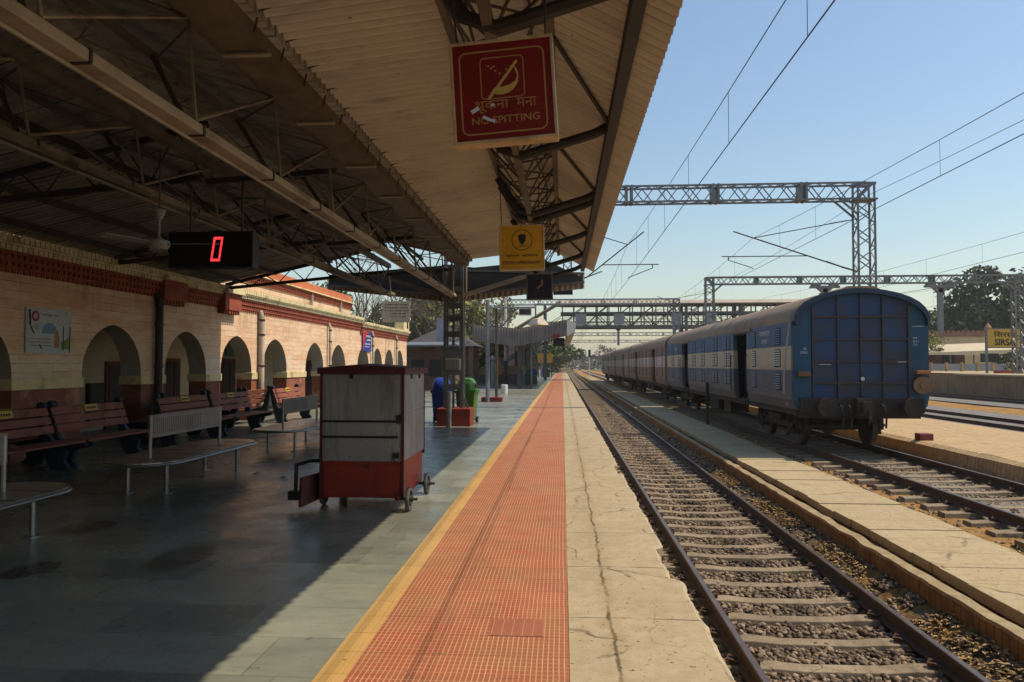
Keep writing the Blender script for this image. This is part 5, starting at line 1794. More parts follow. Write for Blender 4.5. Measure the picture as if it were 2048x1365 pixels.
        for s_ in (-1, 1):
            bf = MB().tube([(c + s_ * .98, y0 - .1, .66), (c + s_ * .98, y0 - .55, .66)], .11, 14)
            bf.tube([(c + s_ * .98, y0 - .55, .66), (c + s_ * .98, y0 - .61, .66)], .23, 20)
            bf.build('buffer', M['under'], r, smooth=False)
        ck = MB().box(c - .12, c + .12, y0 - .45, y0, .52, .78).tube([(c, y0 - .4, .62), (c, y0 - .52, .55), (c, y0 - .52, .35), (c + .02, y0 - .42, .28)], .035, 8).box(c - .2, c + .2, y0 - .3, y0 - .1, .45, .85)
        ck.build('coupler', M['under'], r)
        for xx in (-.55, -.35, .45):
            MB().tube([(c + xx, y0 - .1, .7), (c + xx, y0 - .25, .66), (c + xx + .03, y0 - .28, .4), (c + xx + .05, y0 - .2, .15)], .025, 8).build('brake_hose', M['under'], r, smooth=True)
        tl = MB().tube([(c + 1.40, y0 - .12, 1.17), (c + 1.40, y0 + .02, 1.17)], .21, 20)
        tl.tube([(c + 1.40, y0 - .15, 1.17), (c + 1.40, y0 - .11, 1.17)], .07, 12)
        tl.build('tail_disc', pm('rusty tail disc', (.24, .14, .07), (.15, .09, .05), 5, .6), r)
        MB().box(c + 1.24, c + 1.56, y0 - .2, y0 + .02, 1.44, 1.52).build('lamp_bracket', M['orange_rust'], r, bevel=.01)
        MB().box(c - 1.5, c - 1.22, y0 - .14, y0 + .02, 1.38, 1.50).build('lamp_bracket', pm('dark orange bracket', (.2, .1, .03), (.14, .08, .03), 5, .6), r, bevel=.01)
        MB().disc((c + .04, y0 - .045, 1.32), (0, 1, 0), .05, .02, 10).build('white_mark', M['white_ink'], r)
        mk = MB()
        for (xx, zz_, ww) in ((1.22, 2.58, .26), (-1.46, .72, .22), (-.98, 1.66, .28), (.86, 1.72, .2)):
            mk.quad((c + xx, y0 - .042, zz_), (c + xx + ww, y0 - .042, zz_), (c + xx + ww, y0 - .042, zz_ + .015), (c + xx, y0 - .042, zz_ + .015))
        mk.build('stencil_line', M['white_ink'], r)
        FE = lambda u, v: (u, y0 - .014, v)
        for (s_, a, b, z, h_) in (('NWR', 1.24, 1.34, 2.28, .05), ('10.5 t', 1.24, 1.38, 2.20, .05), ('23.4', 1.24, 1.34, 2.12, .05), ('08', -1.34, -1.28, 2.02, .06), ('07862', -1.42, -1.24, 1.93, .06)):
            text(s_, c + a, c + b, z, z + h_, FE, M['white_ink'], r, world=True)
        FS = lambda u, v: (c - 1.612, y0 + 2.45 - u, v)
        text('राजस्थान', -.52, .52, 2.40, 2.58, FS, M['white_ink'], r, world=True, bold=.01)
        text('पार्सल', -.3, .3, 2.2, 2.35, FS, M['white_ink'], r, world=True, bold=.01)
        dim = pm('worn stencil', (.30, .31, .32), (.2, .22, .24), 9, .7)
        text('NWR 00785', -.5, .5, 1.28, 1.40, FS, dim, r, world=True, bold=.01)
        text('VPU  23.5 t', -.5, .5, 1.10, 1.21, FS, dim, r, world=True)
        text('KG 18000', -.3, .35, .94, 1.03, FS, dim, r, world=True)
        FS2 = lambda u, v: (c - 1.612, y0 + 18.4 - u, v)
        text('पार्सल', -.35, .35, 2.3, 2.5, FS2, M['white_ink'], r, world=True)
        # pale diagonal stripe near the end
        sp2 = MB()
        for (ya, za, yb, zb, xo) in ((.10, 2.72, .42, 2.0, 1.610), (.42, 2.0, .62, 1.4, 1.610), (.62, 1.4, .66, .95, 1.608), (.66, .95, .60, .62, 1.60)):
            o0 = 1.61 if za >= 1.2 else (1.598 if za > .85 else 1.56)
            o1 = 1.61 if zb >= 1.2 else (1.60 if zb > .85 else 1.535)
            sp2.quad((c - o0, y0 + ya, za), (c - o0, y0 + ya + .13, za), (c - o1, y0 + yb + .13, zb), (c - o1, y0 + yb, zb))
        sp2.build('pale_stripe', pm('pale stripe', (.42, .40, .38), (.33, .32, .31), 3, .6), r)
    return r


CY0 = 18.25
coach(CY0, M['coach_blue'], 'blue and cream parcel coach with open doors, its bare end wall facing the camera', True, M['coach_roof'])
coach(CY0 + 22.2, M['coach_brown'], 'brown and pale pink coach coupled behind the blue parcel coach', False, M['coach_roof'])
coach(CY0 + 44.4, M['coach_grey'], 'faded grey coach coupled behind the brown and pink coach', False, M['coach_roof'])
coach(CY0 + 66.6, M['coach_grey'], 'last faded grey coach at the far end of the train', False, M['coach_roof'])

# ------------------------------------------------------------------ overhead line portals
def lattice(mb, p, q, w_, h_, pitch, c=.07, r=.045, faces=4):
    p, q = Vector(p), Vector(q)
    d = (q - p)
    L = d.length
    d.normalize()
    up = Vector((0, 0, 1)) if abs(d.z) < .9 else Vector((1, 0, 0))
    a = d.cross(up).normalized() * (w_ / 2)
    b = a.cross(d).normalized() * (h_ / 2)
    C4 = [p - a - b, p + a - b, p + a + b, p - a + b]
    for x_ in C4:
        mb.bar(x_, x_ + d * L, c)
    n = max(2, int(L / pitch))
    for i in range(n):
        t0, t1, t2 = L * i / n, L * (i + .5) / n, L * (i + 1) / n
        for f in range(4):
            A, B = C4[f], C4[(f + 1) % 4]
            mb.bar(A + d * t0, B + d * t1, r)
            mb.bar(B + d * t1, A + d * t2, r)
    return mb


def portal(y, xl, xr, zb, zt, label, legl=True, legr=True, mat=None, pitch=.9, c=.065, zl=-.5):
    mat = mat or M['galv']
    r = thing('catenary_portal', label, 'gantry', (xr, y, zl))
    h_ = zt - zb
    b = lattice(MB(), (xl, y, (zb + zt) / 2), (xr, y, (zb + zt) / 2), .5, h_, pitch, c, c * .55)
    for xx in np.arange(xl + 3.6, xr - 2, 3.3):
        b.box(xx - .14, xx - .06, y - .29, y + .29, zb - .05, zt + .05).box(xx + .06, xx + .14, y - .29, y + .29, zb - .05, zt + .05)
    b.build('boom', mat, r)
    for on, xx, s_ in ((legl, xl, 1), (legr, xr, -1)):
        if not on:
            continue
        lg = lattice(MB(), (xx, y, zl), (xx, y, zb), .5, .62, pitch, c, c * .55)
        lg.box(xx - .4, xx + .4, y - .35, y + .35, zb - .06, zb + .0)
        for yy in (-.25, .25):
            lg.bar((xx + s_ * .3, y + yy, zb - .62), (xx + s_ * 1.0, y + yy, zb), c).bar((xx + s_ * .3, y + yy, zb), (xx + s_ * .3, y + yy, zt), c).bar((xx - s_ * .3, y + yy, zb - .1), (xx - s_ * .3, y + yy, zt), c).bar((xx - s_ * .3, y + yy, zt), (xx + s_ * .3, y + yy, zb), c)
            lg.box(xx - .36, xx + .36, y + yy - .05, y + yy + .05, zt - .08, zt + .012)
        lg.build('leg', mat, r)
    return r


GY = 28.6
portal(GY, -4.3, 11.5, 7.97, 8.58, 'nearest steel lattice portal spanning the tracks in front of the train roof')
portal(58.0, 11.5, 34.6, 7.95, 8.5, 'second lattice portal, wider, its far leg beside the yellow name board', mat=M['galv'], c=.09)
portal(76.0, -6, 11.7, 7.9, 8.45, 'third lattice portal standing just in front of the footbridge', mat=M['galv_far'], c=.09)
for k, y in enumerate((112, 150, 195)):
    portal(y, -3, 24, 7.6, 8.2, ('lattice portal first behind the footbridge', 'lattice portal second behind the footbridge', 'small lattice portal farthest down the line')[k], mat=M['galv_far'], pitch=2.5, c=.12)


def cantilever(xm, y, zc, zm, xw, s_, label, mat=None):
    """Cantilever arm on a mast face at xm, holding contact wire (zc) and messenger (zm) near xw; s_ = -1 points to -x."""
    r = thing('cantilever_arm', label, 'bracket', (xm, y, zc), 'cantilever arms holding the overhead wires')
    r_ = MB().tube([(xm, y, zc - .12), (xm + s_ * .55, y, zc + .05)], .035, 6)
    tip = Vector((xw + s_ * .75, y, zm + .16))
    top = Vector((xw, y, zm))
    d = top - Vector((xm + s_ * .55, y, zc + .05))
    r_.tube([(xm + s_ * .55, y, zc + .05), top, top + d.normalized() * .8], .026, 6)
    r_.build('bracket_tube', M['steel_dark'], r)
    ins = MB()
    for t in np.linspace(0, 1, 9):
        p = Vector((xm + s_ * .35, y, zc - .02)) + Vector((s_ * .75, 0, .28)) * t
        ins.lathe([(.03, -.02), (.075, 0), (.03, .02)], 8, p)
    for t in np.linspace(0, 1, 8):
        p = Vector((xm + s_ * .35, y, zm + .62)) + Vector((s_ * .6, 0, -.1)) * t
        ins.lathe([(.03, -.02), (.07, 0), (.03, .02)], 8, p)
    ins.build('insulator', M['insul'], r)
    MB().tube([(xm, y, zm + .68), (xw, y, zm)], .018, 5).build('stay_tube', M['steel_dark'], r)
    k = (xw - (xm + s_ * .55)) / 1.0
    mid = Vector((xm + s_ * .55, y, zc + .05)) + d * .38
    reg = MB().tube([mid, (xw + s_ * 1.2, y, mid.z)], .02, 5)
    reg.tube([(xw + s_ * .95, y, mid.z), (xw + s_ * .95, y, mid.z - .16)], .02, 5)
    reg.tube([(xw + s_ * .95, y, mid.z - .14), (xw + s_ * .1, y, zc + .06), (xw, y, zc)], .016, 5)
    reg.build('register_arm', M['steel_dark'], r)
    return r


CW1, MW1, CW2, MW2 = 4.95, 6.35, 5.30, 6.55
cantilever(11.2, GY, CW2 + .05, MW2, 7.35, -1, 'cantilever arm reaching left from the nearest portal leg over the train')
dm = thing('drop_arm', 'vertical drop arm under the nearest portal, behind the canopy edge', 'post', (.2, GY, 7.5))
lattice(MB(), (.2, GY, 4.6), (.2, GY, 7.97), .3, .3, .6, .05, .03).build('mast', M['galv'], dm)
cantilever(.4, GY, CW1 + .08, MW1, 2.55, 1, 'cantilever arm reaching right from under the canopy edge over the near track')
for (xm, y, zc, zm, xw, s_, lab) in ((12.0, 58, CW2 + .15, MW2 + .2, 8.2, -1, 'cantilever arm on the left leg of the wide second portal'), (28.5, 58, 5.6, 6.9, 24.4, -1, 'cantilever arm on the right drop arm of the wide second portal')):
    cantilever(xm, y, zc, zm, xw, s_, lab)
for (xx, y, z0, z1, lab) in ((20.3, 58, 5.2, 7.95, 'left concrete coloured drop arm with a wide T head under the second portal'), (28.9, 58, 4.1, 7.95, 'right concrete coloured drop arm with a wide T head under the second portal'),
                             (8.5, 112, 4.6, 7.6, 'left T headed drop arm under the portal behind the footbridge'), (17, 112, 4.6, 7.6, 'right T headed drop arm under the portal behind the footbridge')):
    dm = MB().box(xx - .17, xx + .17, y - .15, y + .15, z0, z1 - .4)
    dm.prism([(xx - .17, y - .15, z1 - .75), (xx + .17, y - .15, z1 - .75), (xx + .62, y - .15, z1 - .35), (xx - .62, y - .15, z1 - .35)], (0, .3, 0)).box(xx - 1.1, xx + 1.1, y - .2, y + .2, z1 - .35, z1 - .18).box(xx - 1.0, xx - .35, y - .2, y + .2, z1 - .18, z1 - .03).box(xx + .35, xx + 1.0, y - .2, y + .2, z1 - .18, z1 - .03)
    tag(dm.build('drop_arm', M['galv_far']), lab, 'post')


def span(p, q, sag, n=16):
    p, q = Vector(p), Vector(q)
    return [p.lerp(q, i / n) - Vector((0, 0, sag * 4 * (i / n) * (1 - i / n))) for i in range(n + 1)]


def line(xs, ys, zc, zm, label, rc=.0085):
    """Contact wire with messenger and droppers over one track, staggered at each portal."""
    r = thing('overhead_wire', label, 'wire', (xs[0], ys[0], zc), 'overhead contact lines')
    cwm, mwm, dr_ = MB(), MB(), MB()
    for (xa, xb, ya, yb) in zip(xs, xs[1:], ys, ys[1:]):
        c_ = span((xa, ya, zc), (xb, yb, zc), .02)
        m_ = span((xa, ya, zm), (xb, yb, zm), .28 if yb - ya < 40 else .75)
        cwm.tube(c_, rc, 5)
        mwm.tube(m_, rc * .85, 5)
        for k in range(1, 16, 2 if yb - ya < 40 else 1):
            dr_.tube([c_[k], m_[k]], .004, 4)
    cwm.build('contact_wire', M['wire'], r)
    mwm.build('messenger_wire', M['wire'], r)
    dr_.build('dropper', M['wire'], r)
    return r


line([2.28, 2.55, 2.3, 2.6, 2.4, 2.5], [-28, GY, 76, 112, 150, 195], CW1, MW1, 'contact line over the near track beside the canopy edge')
line([6.95, 7.35, 7.0, 7.3, 7.1, 7.2], [-28, GY, 76, 112, 150, 195], CW2, MW2, 'contact line over the coach track')
line([15.4, 15.8, 15.4, 15.6], [-10, 58, 112, 195], 5.5, 6.9, 'contact line over the first far track right of the sandy platform')
line([23.8, 24.3, 23.8, 24.1], [-10, 58, 112, 195], 5.5, 6.9, 'contact line over the last track beside the far platform')
cw = MB().tube(span((11.8, -20, 8.4), (11.8, GY, 8.2), .5), .009, 5).tube(span((11.8, GY, 8.2), (11.8, 76, 8.5), .6), .009, 5)
tag(cw.build('earth_wire', M['wire']), 'single plain wire strung along the tops of the portals', 'wire')

# ------------------------------------------------------------------ footbridge
FY = 79.0
fb = thing('footbridge', 'long covered steel truss footbridge crossing all tracks', 'bridge', (12, FY, 0))
for yy in (FY, FY + 3.0):
    t_ = MB()
    t_.box(-.2, 30, yy - .1, yy + .1, 5.62, 5.92).box(-.2, 30, yy - .1, yy + .1, 7.1, 7.35).box(-.2, 30, yy - .08, yy + .08, 8.1, 8.22)
    x_ = 0.0
    k = 0
    while x_ < 30:
        t_.bar((x_, yy, 5.9), (x_, yy, 8.15), .12)
        if k % 2 == 0:
            t_.bar((x_, yy, 5.9), (x_ + 1.25, yy, 7.15), .09).bar((x_ + 1.25, yy, 7.2), (x_ + 2.5, yy, 8.15), .09)
        else:
            t_.bar((x_ + 1.25, yy, 5.9), (x_, yy, 7.15), .09).bar((x_, yy, 7.2), (x_ + 1.25, yy, 8.15), .09)
        for zz_ in (6.2, 6.5, 6.8):
            t_.bar((x_, yy, zz_), (x_ + 1.25, yy, zz_), .035)
        x_ += 1.25
        k += 1
    t_.build('side_truss', M['bridge_steel'], fb)
MB().box(-.2, 30, FY, FY + 3, 5.7, 5.82).build('deck', M['steel_grey'], fb)
MB().prism([(-.6, FY - .6, 8.25), (-.6, FY + 1.5, 8.75), (-.6, FY + 3.6, 8.25), (-.6, FY + 3.6, 8.18), (-.6, FY - .6, 8.18)], (31, 0, 0)).build('roof', pm('dusty bridge roof', (.42, .36, .28), (.34, .28, .22), 1, .8), fb)
for x0 in (1.4, 5.5, 11.6, 15.2, 20.0):
    MB().box(x0, x0 + 1.15, FY - .16, FY - .11, 5.95, 7.15).build('side_panel', pm('grey sheet panel', (.3, .3, .33), None, 1, .6), fb)
for xx in (-1.9, 13.2, 19.0, 30):
    for yy in (FY, FY + 3):
        MB().bar((xx, yy, -.5), (xx, yy, 8.2), .28).build('pier', M['bridge_steel'], fb)
st = MB()
for yy in (FY - .1, FY + 3.1):
    st.bar((-.2, yy, 5.8), (-9.5, yy, .1), .12, .4).bar((-.2, yy, 6.9), (-9.5, yy, 1.1), .06)
for k in range(24):
    t = k / 24
    st.box(-.2 - 9.3 * t - .4, -.2 - 9.3 * t, FY, FY + 3, 5.75 - 5.7 * t - .05, 5.75 - 5.7 * t)
st.build('stair', M['bridge_steel'], fb)
MB().prism([(-.2, FY - .5, 8.6), (-.2, FY - .5, 8.48), (-5.2, FY - .5, 5.5), (-5.2, FY - .5, 5.62)], (0, 4, 0)).build('stair_roof', pm('dusty bridge roof', (.42, .36, .28), (.34, .28, .22), 1, .8), fb)
for xx in (-2.9, -5.1):
    MB().bar((xx, FY, 0), (xx, FY, 8.1 if xx > -3 else 5.8), .16).build('stair_post', M['bridge_steel'], fb)
MB().box(-3.1, -.2, FY - .05, FY + .05, 8.15, 8.28).build('stair_beam', M['bridge_steel'], fb)

# ------------------------------------------------------------------ second canopy down the platform
c2 = thing('platform_canopy', 'second V shaped butterfly canopy farther down the platform', 'canopy', (-3, 52, 0))
Y2 = 50.0
mb = MB()
for (a, b) in (((-6.5, 4.5), (-3.1, 4.15)), ((-3.1, 4.15), (.35, 4.75))):
    mb.quad((a[0], Y2, a[1]), (b[0], Y2, b[1]), (b[0], Y2 + 26, b[1]), (a[0], Y2 + 26, a[1]))
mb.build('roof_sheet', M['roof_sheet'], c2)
valance(Y2 - .05, -3.1, 2.95, -6.2, 3.3, .3, 3.62, 4.35, 4.1, 4.72, 'valance', pm('grey ribbed sheet', (.23, .195, .17), (.165, .14, .12), 1, .7, dirt=(.14, .11, .09), streak=True), c2, 34, .06)
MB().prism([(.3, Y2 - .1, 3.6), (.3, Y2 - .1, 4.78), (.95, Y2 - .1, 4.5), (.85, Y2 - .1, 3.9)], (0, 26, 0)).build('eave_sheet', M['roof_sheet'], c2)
for y in (Y2 + 2, Y2 + 14):
    MB().box(-3.2, -2.9, y - .15, y + .15, 0, 4.1).build('column', M['steel_brown'], c2)
    MB().bar((-3.0, y, 2.9), (.2, y, 4.3), .1).bar((-3.0, y, 2.9), (-6.2, y, 4.2), .1).build('bracket', M['steel_brown'], c2)
q = at(1076, 650, 47)
cp = MB().lathe([(.1, -.12), (.7, -.02), (.42, .34), (.1, .42)], 4, (q.x, q.y, q.z))
tag(cp.build('ventilator_hood', M['pipe_white'], None), 'pale peaked sheet hood on the roof of the second canopy', 'hood')
q = at(1050, 624, 47)
sbx = thing('hanging_sign', 'small dark framed box high above the paving, right of the canopy column', 'sign', q)
MB().box(-.42, .42, 0, .1, -.24, .24).build('frame', M['white'], sbx, False)
MB().box(-.36, .36, -.02, 0, -.18, .18).build('sign_face', pm('dark maroon face', (.06, .03, .03), None, 3), sbx, False)
q = at(1112, 672, 49.5)
tag(MB().box(q.x - .22, q.x + .22, q.y, q.y + .08, q.z - .13, q.z + .13).build('hanging_sign', M['sign_red']), 'tiny red sign hanging under the right wing of the second canopy', 'sign')
q = at(1119, 684, 52)
tag(MB().box(q.x - .45, q.x + .35, q.y, q.y + .12, q.z - .32, q.z + .28).build('hanging_sign', M['black']), 'black display box hanging under the right wing of the second canopy', 'sign')

# ------------------------------------------------------------------ posts down the platform
pl = thing('post_plinth', 'low red plinth carrying two thin posts, beyond the canopy', 'plinth', (-3.45, 33.0, 0))
MB().box(-3.65, -2.72, 32.65, 33.4, 0, .20).build('plinth_block', M['plinth_red'], pl, bevel=.02)
MB().bar((-2.98, 32.9, .2), (-2.98, 32.9, 4.2), .12).build('post', M['steel_brown'], pl)
lp = thing('lamp_post', 'grey post with a long right angled arm, standing against the low red plinth', 'post', (-3.34, 32.5, 0))
MB().tube([(-3.34, 32.5, 0), (-3.34, 32.5, 4.55)], .09, 8).build('pole', M['galv_far'], lp, smooth=True)
am = MB().tube([(-3.34, 32.5, 4.22), (-1.2, 32.5, 4.22)], .045, 6).tube([(-2.75, 32.5, 3.3), (-2.2, 32.5, 4.0), (-1.95, 32.5, 4.2)], .035, 6)
am.build('arm', M['galv_far'], lp)
q = at(1011, 760, 60)
lp = thing('lamp_post', 'tall pale lamp post with a black painted foot down the platform', 'post', (q.x, q.y, 0))
MB().tube([(q.x, q.y, 2.0), (q.x, q.y, 7.6)], .13, 8, .09).build('pole', M['pipe_white'], lp, smooth=True)
MB().tube([(q.x, q.y, 0), (q.x, q.y, 2.0)], .2, 8, .17).build('painted_foot', M['black'], lp, smooth=True)
q = at(1009, 780, 42)
tag(MB().lathe([(.19, 0), (.19, .5), (.15, .52)], 14, (q.x, q.y, 0)).build('planter_drum', M['white'], smooth=True), 'white drum standing on the paving in front of the lamp post foot', 'drum')
q = at(985, 740, 62)
sh = thing('white_pillar', 'pale pillar with a round white cap standing beyond the thin posts', 'pillar', (q.x, q.y, 0))
MB().lathe([(.16, 0), (.16, .9), (.2, 1.6), (.13, 2.0)], 12, (q.x, q.y, 0)).build('shaft', pm('pale blue grey paint', (.38, .42, .45), None, 2, .7), sh, smooth=True)
MB().lathe([(.05, 2.0), (.2, 2.1), (.22, 2.25), (.12, 2.42), (.02, 2.46)], 12, (q.x, q.y, 0)).build('cap', M['white'], sh, smooth=True)
q = at(1000, 732, 66)
tag(MB().prism([(q.x - .5, q.y, .7), (q.x + .3, q.y, .7), (q.x - .1, q.y, 2.4), (q.x - .45, q.y, 2.6)], (0, .3, 0)).build('orange_banner', pm('orange cloth', (.6, .2, .09), None, 3, .8)), 'orange cloth banner behind the posts', 'banner')
for (u, zt_, D_, lab) in ((1047, 3.6, 57, 'thin pale post beside the tall blue dustbin'), (1063, 3.9, 52, 'thin grey post in front of the dark green bin with a curved arm'), (1083, 2.6, 88, 'thin dark post near the yellow board down the platform')):
    q = at(u, 740, D_)
    pp_ = thing('platform_post', lab, 'post', (q.x, q.y, 0))
    MB().tube([(q.x, q.y, 0), (q.x, q.y, zt_)], .06, 6).build('pole', M['galv_far'], pp_)
    if '52' in str(D_):
        MB().tube([(q.x, q.y, zt_), (q.x + .9, q.y, zt_ - .05), (q.x + 2.0, q.y, zt_ - .05)], .03, 5).tube([(q.x + .4, q.y, zt_ - 1.3), (q.x + .6, q.y, zt_ - .6), (q.x + 1.1, q.y, zt_ - .1)], .03, 5).build('arm', M['galv_far'], pp_)
q = at(1045, 720, 75)
tag(MB().box(q.x - .75, q.x + .75, q.y, q.y + 1.5, 0, 2.9).prism([(q.x - .85, q.y - .2, 2.9), (q.x + .85, q.y - .2, 2.9), (q.x, q.y - .2, 3.3)], (0, 1.9, 0)).build('kiosk', pm('dark blue kiosk', (.05, .09, .15), (.04, .07, .12), 2, .6)), 'dark blue kiosk behind the tall blue dustbin', 'kiosk')
q = at(1090, 717, 98)
yb_ = thing('platform_board', 'plain yellow board on two legs at the end of the platform', 'sign', (q.x, q.y, 0))
MB().box(q.x - 1.0, q.x + 1.0, q.y, q.y + .1, 1.9, 3.2).build('board', pm('yellow far board', (.6, .32, .03), None, 1), yb_)
for s_ in (-.9, .9):
    MB().bar((q.x + s_, q.y, 0), (q.x + s_, q.y, 1.9), .12).build('leg', M['steel_dark'], yb_)
q = at(1165, 733, 120)
sg_ = thing('railway_signal', 'small railway signal with a red lamp between the tracks, far away', 'signal', (4.4, 120, -.8))
MB().tube([(4.4, 120, -.8), (4.4, 120, 3.1)], .08, 6).build('mast', M['white'], sg_)
MB().box(4.2, 4.6, 119.8, 120.1, 2.9, 4.1).build('signal_head', M['black'], sg_)
q = at(1135, 735, 150)
mb = MB()
for i in range(26):
    mb.add([tuple(Vector((rnd.uniform(-3.0, 2.6), 152 + rnd.uniform(-3, 3), rnd.uniform(0, .2))) + Vector(o)) for o in ((-.8, 0, 0), (.8, 0, 0), (rnd.uniform(-.3, .3), 0, rnd.uniform(.4, 1.4)))], [(0, 1, 2)])
tag(mb.build('rubble_heap', pm('pale rubble', (.5, .42, .27), (.4, .32, .2), 2, .9)), 'pale heap of rubble at the far end of the platform', 'heap', kind='stuff')
q = at(1321, 806, 27.5)
pst = MB().tube([(5.6 - .1, 28.3, -.62), (5.5, 28.3, 1.0)], .06, 6)
tag(pst.build('marker_post', M['black']), 'short black post at the edge of the slab path beside the train', 'post')
tag(MB().box(9.2, 9.55, 19.6, 19.9, -.32, -.12).build('red_block', M['plinth_red'], bevel=.02), 'small red block on the sandy platform behind the coach buffer', 'block')

# ------------------------------------------------------------------ low buildings left, behind the end of the station
q = at(815, 700, 45)
sh = thing('brick_stall', 'small dark brick stall with a projecting sheet roof at the end of the station building', 'stall', (-9, 47, 0))
MB().box(-10.5, -7.0, 47.5, 51, 0, 2.7).build('wall', pm('dark brick', (.17, .10, .07), (.12, .07, .05), 3, .9, dirt=(.06, .05, .045)), sh)
MB().prism([(-10.8, 45.8, 2.85), (-6.6, 45.8, 2.85), (-6.6, 45.8, 2.93), (-10.8, 45.8, 2.93)], (0, 5.5, .35)).build('roof', M['galv'], sh)
for xx in (-9.4, -8.2):
    MB().box(xx - .5, xx + .3, 47.4, 47.5, .9, 2.0).build('counter_window', M['black'], sh)
MB().bar((-6.9, 46, 0), (-6.9, 46, 2.9), .1).bar((-10.2, 46, 0), (-10.2, 46, 2.9), .1).build('post', M['steel_dark'], sh)
hs_ = thing('tiled_pavilion', 'open pavilion with a hipped dark tiled roof left of the canopy column', 'building', (-10, 64, 0))
MB().add([(-13.6, 60, 3.2), (-7.2, 60, 3.2), (-7.2, 68, 3.2), (-13.6, 68, 3.2), (-10.8, 63.5, 4.9), (-9.9, 63.5, 4.9)], [(0, 1, 5, 4), (1, 2, 5), (2, 3, 4, 5), (3, 0, 4), (0, 3, 2, 1)]).build('roof', pm('dark roof tiles', (.075, .068, .07), (.05, .045, .045), 6, .9), hs_)
for xx in (-13.2, -10.4, -7.6):
    MB().box(xx - .2, xx + .2, 60.4, 60.8, 0, 3.2).build('pillar', pm('brick pillar', (.28, .15, .1), None, 3, .9), hs_)
MB().box(-13.2, -7.6, 66, 66.3, 0, 3.2).build('back_wall', pm('brown brick wall', (.2, .12, .085), (.3, .2, .14), 2, .9), hs_)
pk = MB().box(-9, -4.6, 84, 90, 0, 5.6)
pkb = thing('pink_building', 'pink plastered building behind the tiled pavilion', 'building', (-7, 87, 0))
pk.build('wall', pm('pink plaster', (.42, .24, .22), (.36, .2, .19), 1, .8), pkb)
MB().box(-9.2, -4.4, 83.8, 90.2, 5.6, 5.8).build('roof_edge', M['impost'], pkb)
q = at(880, 668, 58)
tag(MB().box(q.x - .28, q.x + .28, q.y, q.y + .5, 3.4, 5.4).build('chimney_block', pm('lavender paint', (.34, .32, .36), None, 2, .8)), 'lavender painted block rising at the pavilion roof', 'block')
wl2 = MB().box(-9.0, -2.2, 63.5, 63.9, 0, .78)
tag(wl2.build('low_wall', pm('dark planter wall', (.13, .10, .085), (.09, .07, .06), 2, .9)), 'long low dark planter wall across the platform behind the posts', 'wall')
wl3 = MB().box(-14, -2.6, 74, 74.4, 0, 1.55)
tag(wl3.build('garden_wall', pm('ochre garden wall', (.42, .33, .17), (.34, .26, .13), 2, .9)), 'ochre garden wall behind the low planter wall', 'wall')


def car(loc, label):
    r = thing('parked_car', label, 'car', loc)
    b = MB().prism([(-2.0, -.85, .3), (2.0, -.85, .3), (2.0, -.85, .8), (1.2, -.85, .95), (.6, -.85, 1.45), (-1.2, -.85, 1.45), (-1.8, -.85, 1.0), (-2.0, -.85, .9)], (0, 1.7, 0))
    b.build('body', M['white'], r, False, bevel=.08)
    MB().prism([(1.0, -.86, .98), (.55, -.86, 1.38), (-1.1, -.86, 1.38), (-1.5, -.86, .98)], (0, 1.72, 0)).build('window', M['black'], r, False)
    for xx in (-1.25, 1.25):
        MB().tube([(xx, -.87, .32), (xx, .87, .32)], .32, 14).build('wheel', M['black'], r, False)
    return r


car((-14.6, 108, .9), 'white parked car left of the tree trunk behind the canopy column')
car((-10.6, 109, .9), 'white parked car right of the tree trunk behind the canopy column')

# ------------------------------------------------------------------ far platform: name board, building, sheds
nbd = thing('station_name_board', 'yellow station name board reading SIRSA on two grey posts', 'sign', (36.2, 60.5, 1.0))
q0, q1 = at(1973, 659, 57.9), at(2041, 695, 57.9)
bw, zc_ = (q1.x - q0.x), (q0.z + q1.z) / 2
xc_ = (q0.x + q1.x) / 2
W[nbd.name] = Vector((0, 0, 0))
nbd.location = (xc_, q0.y, 1.0)
W[nbd.name] = Vector((xc_, q0.y, 1.0))
MB().box(xc_ - bw / 2, xc_ + bw / 2, q0.y, q0.y + .12, q1.z, q0.z).build('board', pm('yellow board', (.62, .40, .04), (.55, .34, .04), 1, .6, dirt=(.42, .2, .05)), nbd)
MB().box(xc_ - bw / 2, xc_ + bw / 2, q0.y - .02, q0.y + .14, q0.z, q0.z + .07).box(xc_ - bw / 2, xc_ + bw / 2, q0.y - .02, q0.y + .14, q1.z - .07, q1.z).build('board_edge', M['galv'], nbd)
for s_ in (-1, 1):
    MB().box(xc_ + s_ * bw / 2 - .06, xc_ + s_ * bw / 2 + .06, q0.y - .03, q0.y + .15, 1.0, q0.z + .15).build('post', M['galv'], nbd)
FN = lambda u, v: (u, q0.y - .012, v)
text('िसरसा', xc_ - bw * .30, xc_ + bw * .32, zc_ + .08, q0.z - .12, FN, M['ink'], nbd, world=True, bold=.02)
text('SIRSA', xc_ - bw * .28, xc_ + bw * .30, q1.z + .14, zc_ - .05, FN, M['ink'], nbd, world=True, bold=.03)
fbd = thing('ochre_building', 'ochre rendered building with a brown parapet on the far platform', 'building', (48, 96, 1))
MB().box(42, 54.0, 96, 104, 1.0, 5.2).build('wall', pm('ochre render', (.56, .44, .25), (.46, .35, .19), 1, .85, dirt=(.3, .22, .12), streak=True), fbd)
pt_ = MB().box(41.9, 54.1, 95.9, 96.3, 5.2, 5.75)
for k in range(20):
    pt_.box(42 + k * .6, 42.35 + k * .6, 95.9, 96.2, 5.75, 6.0)
pt_.build('parapet', pm('brown parapet', (.28, .14, .09), None, 2, .85), fbd)
MB().lathe([(.1, 5.7), (.45, 6.0), (.4, 6.4), (.02, 7.0)], 8, (53.7, 96.2, 0)).build('finial', pm('brown finial', (.4, .2, .1), None, 2, .85), fbd)
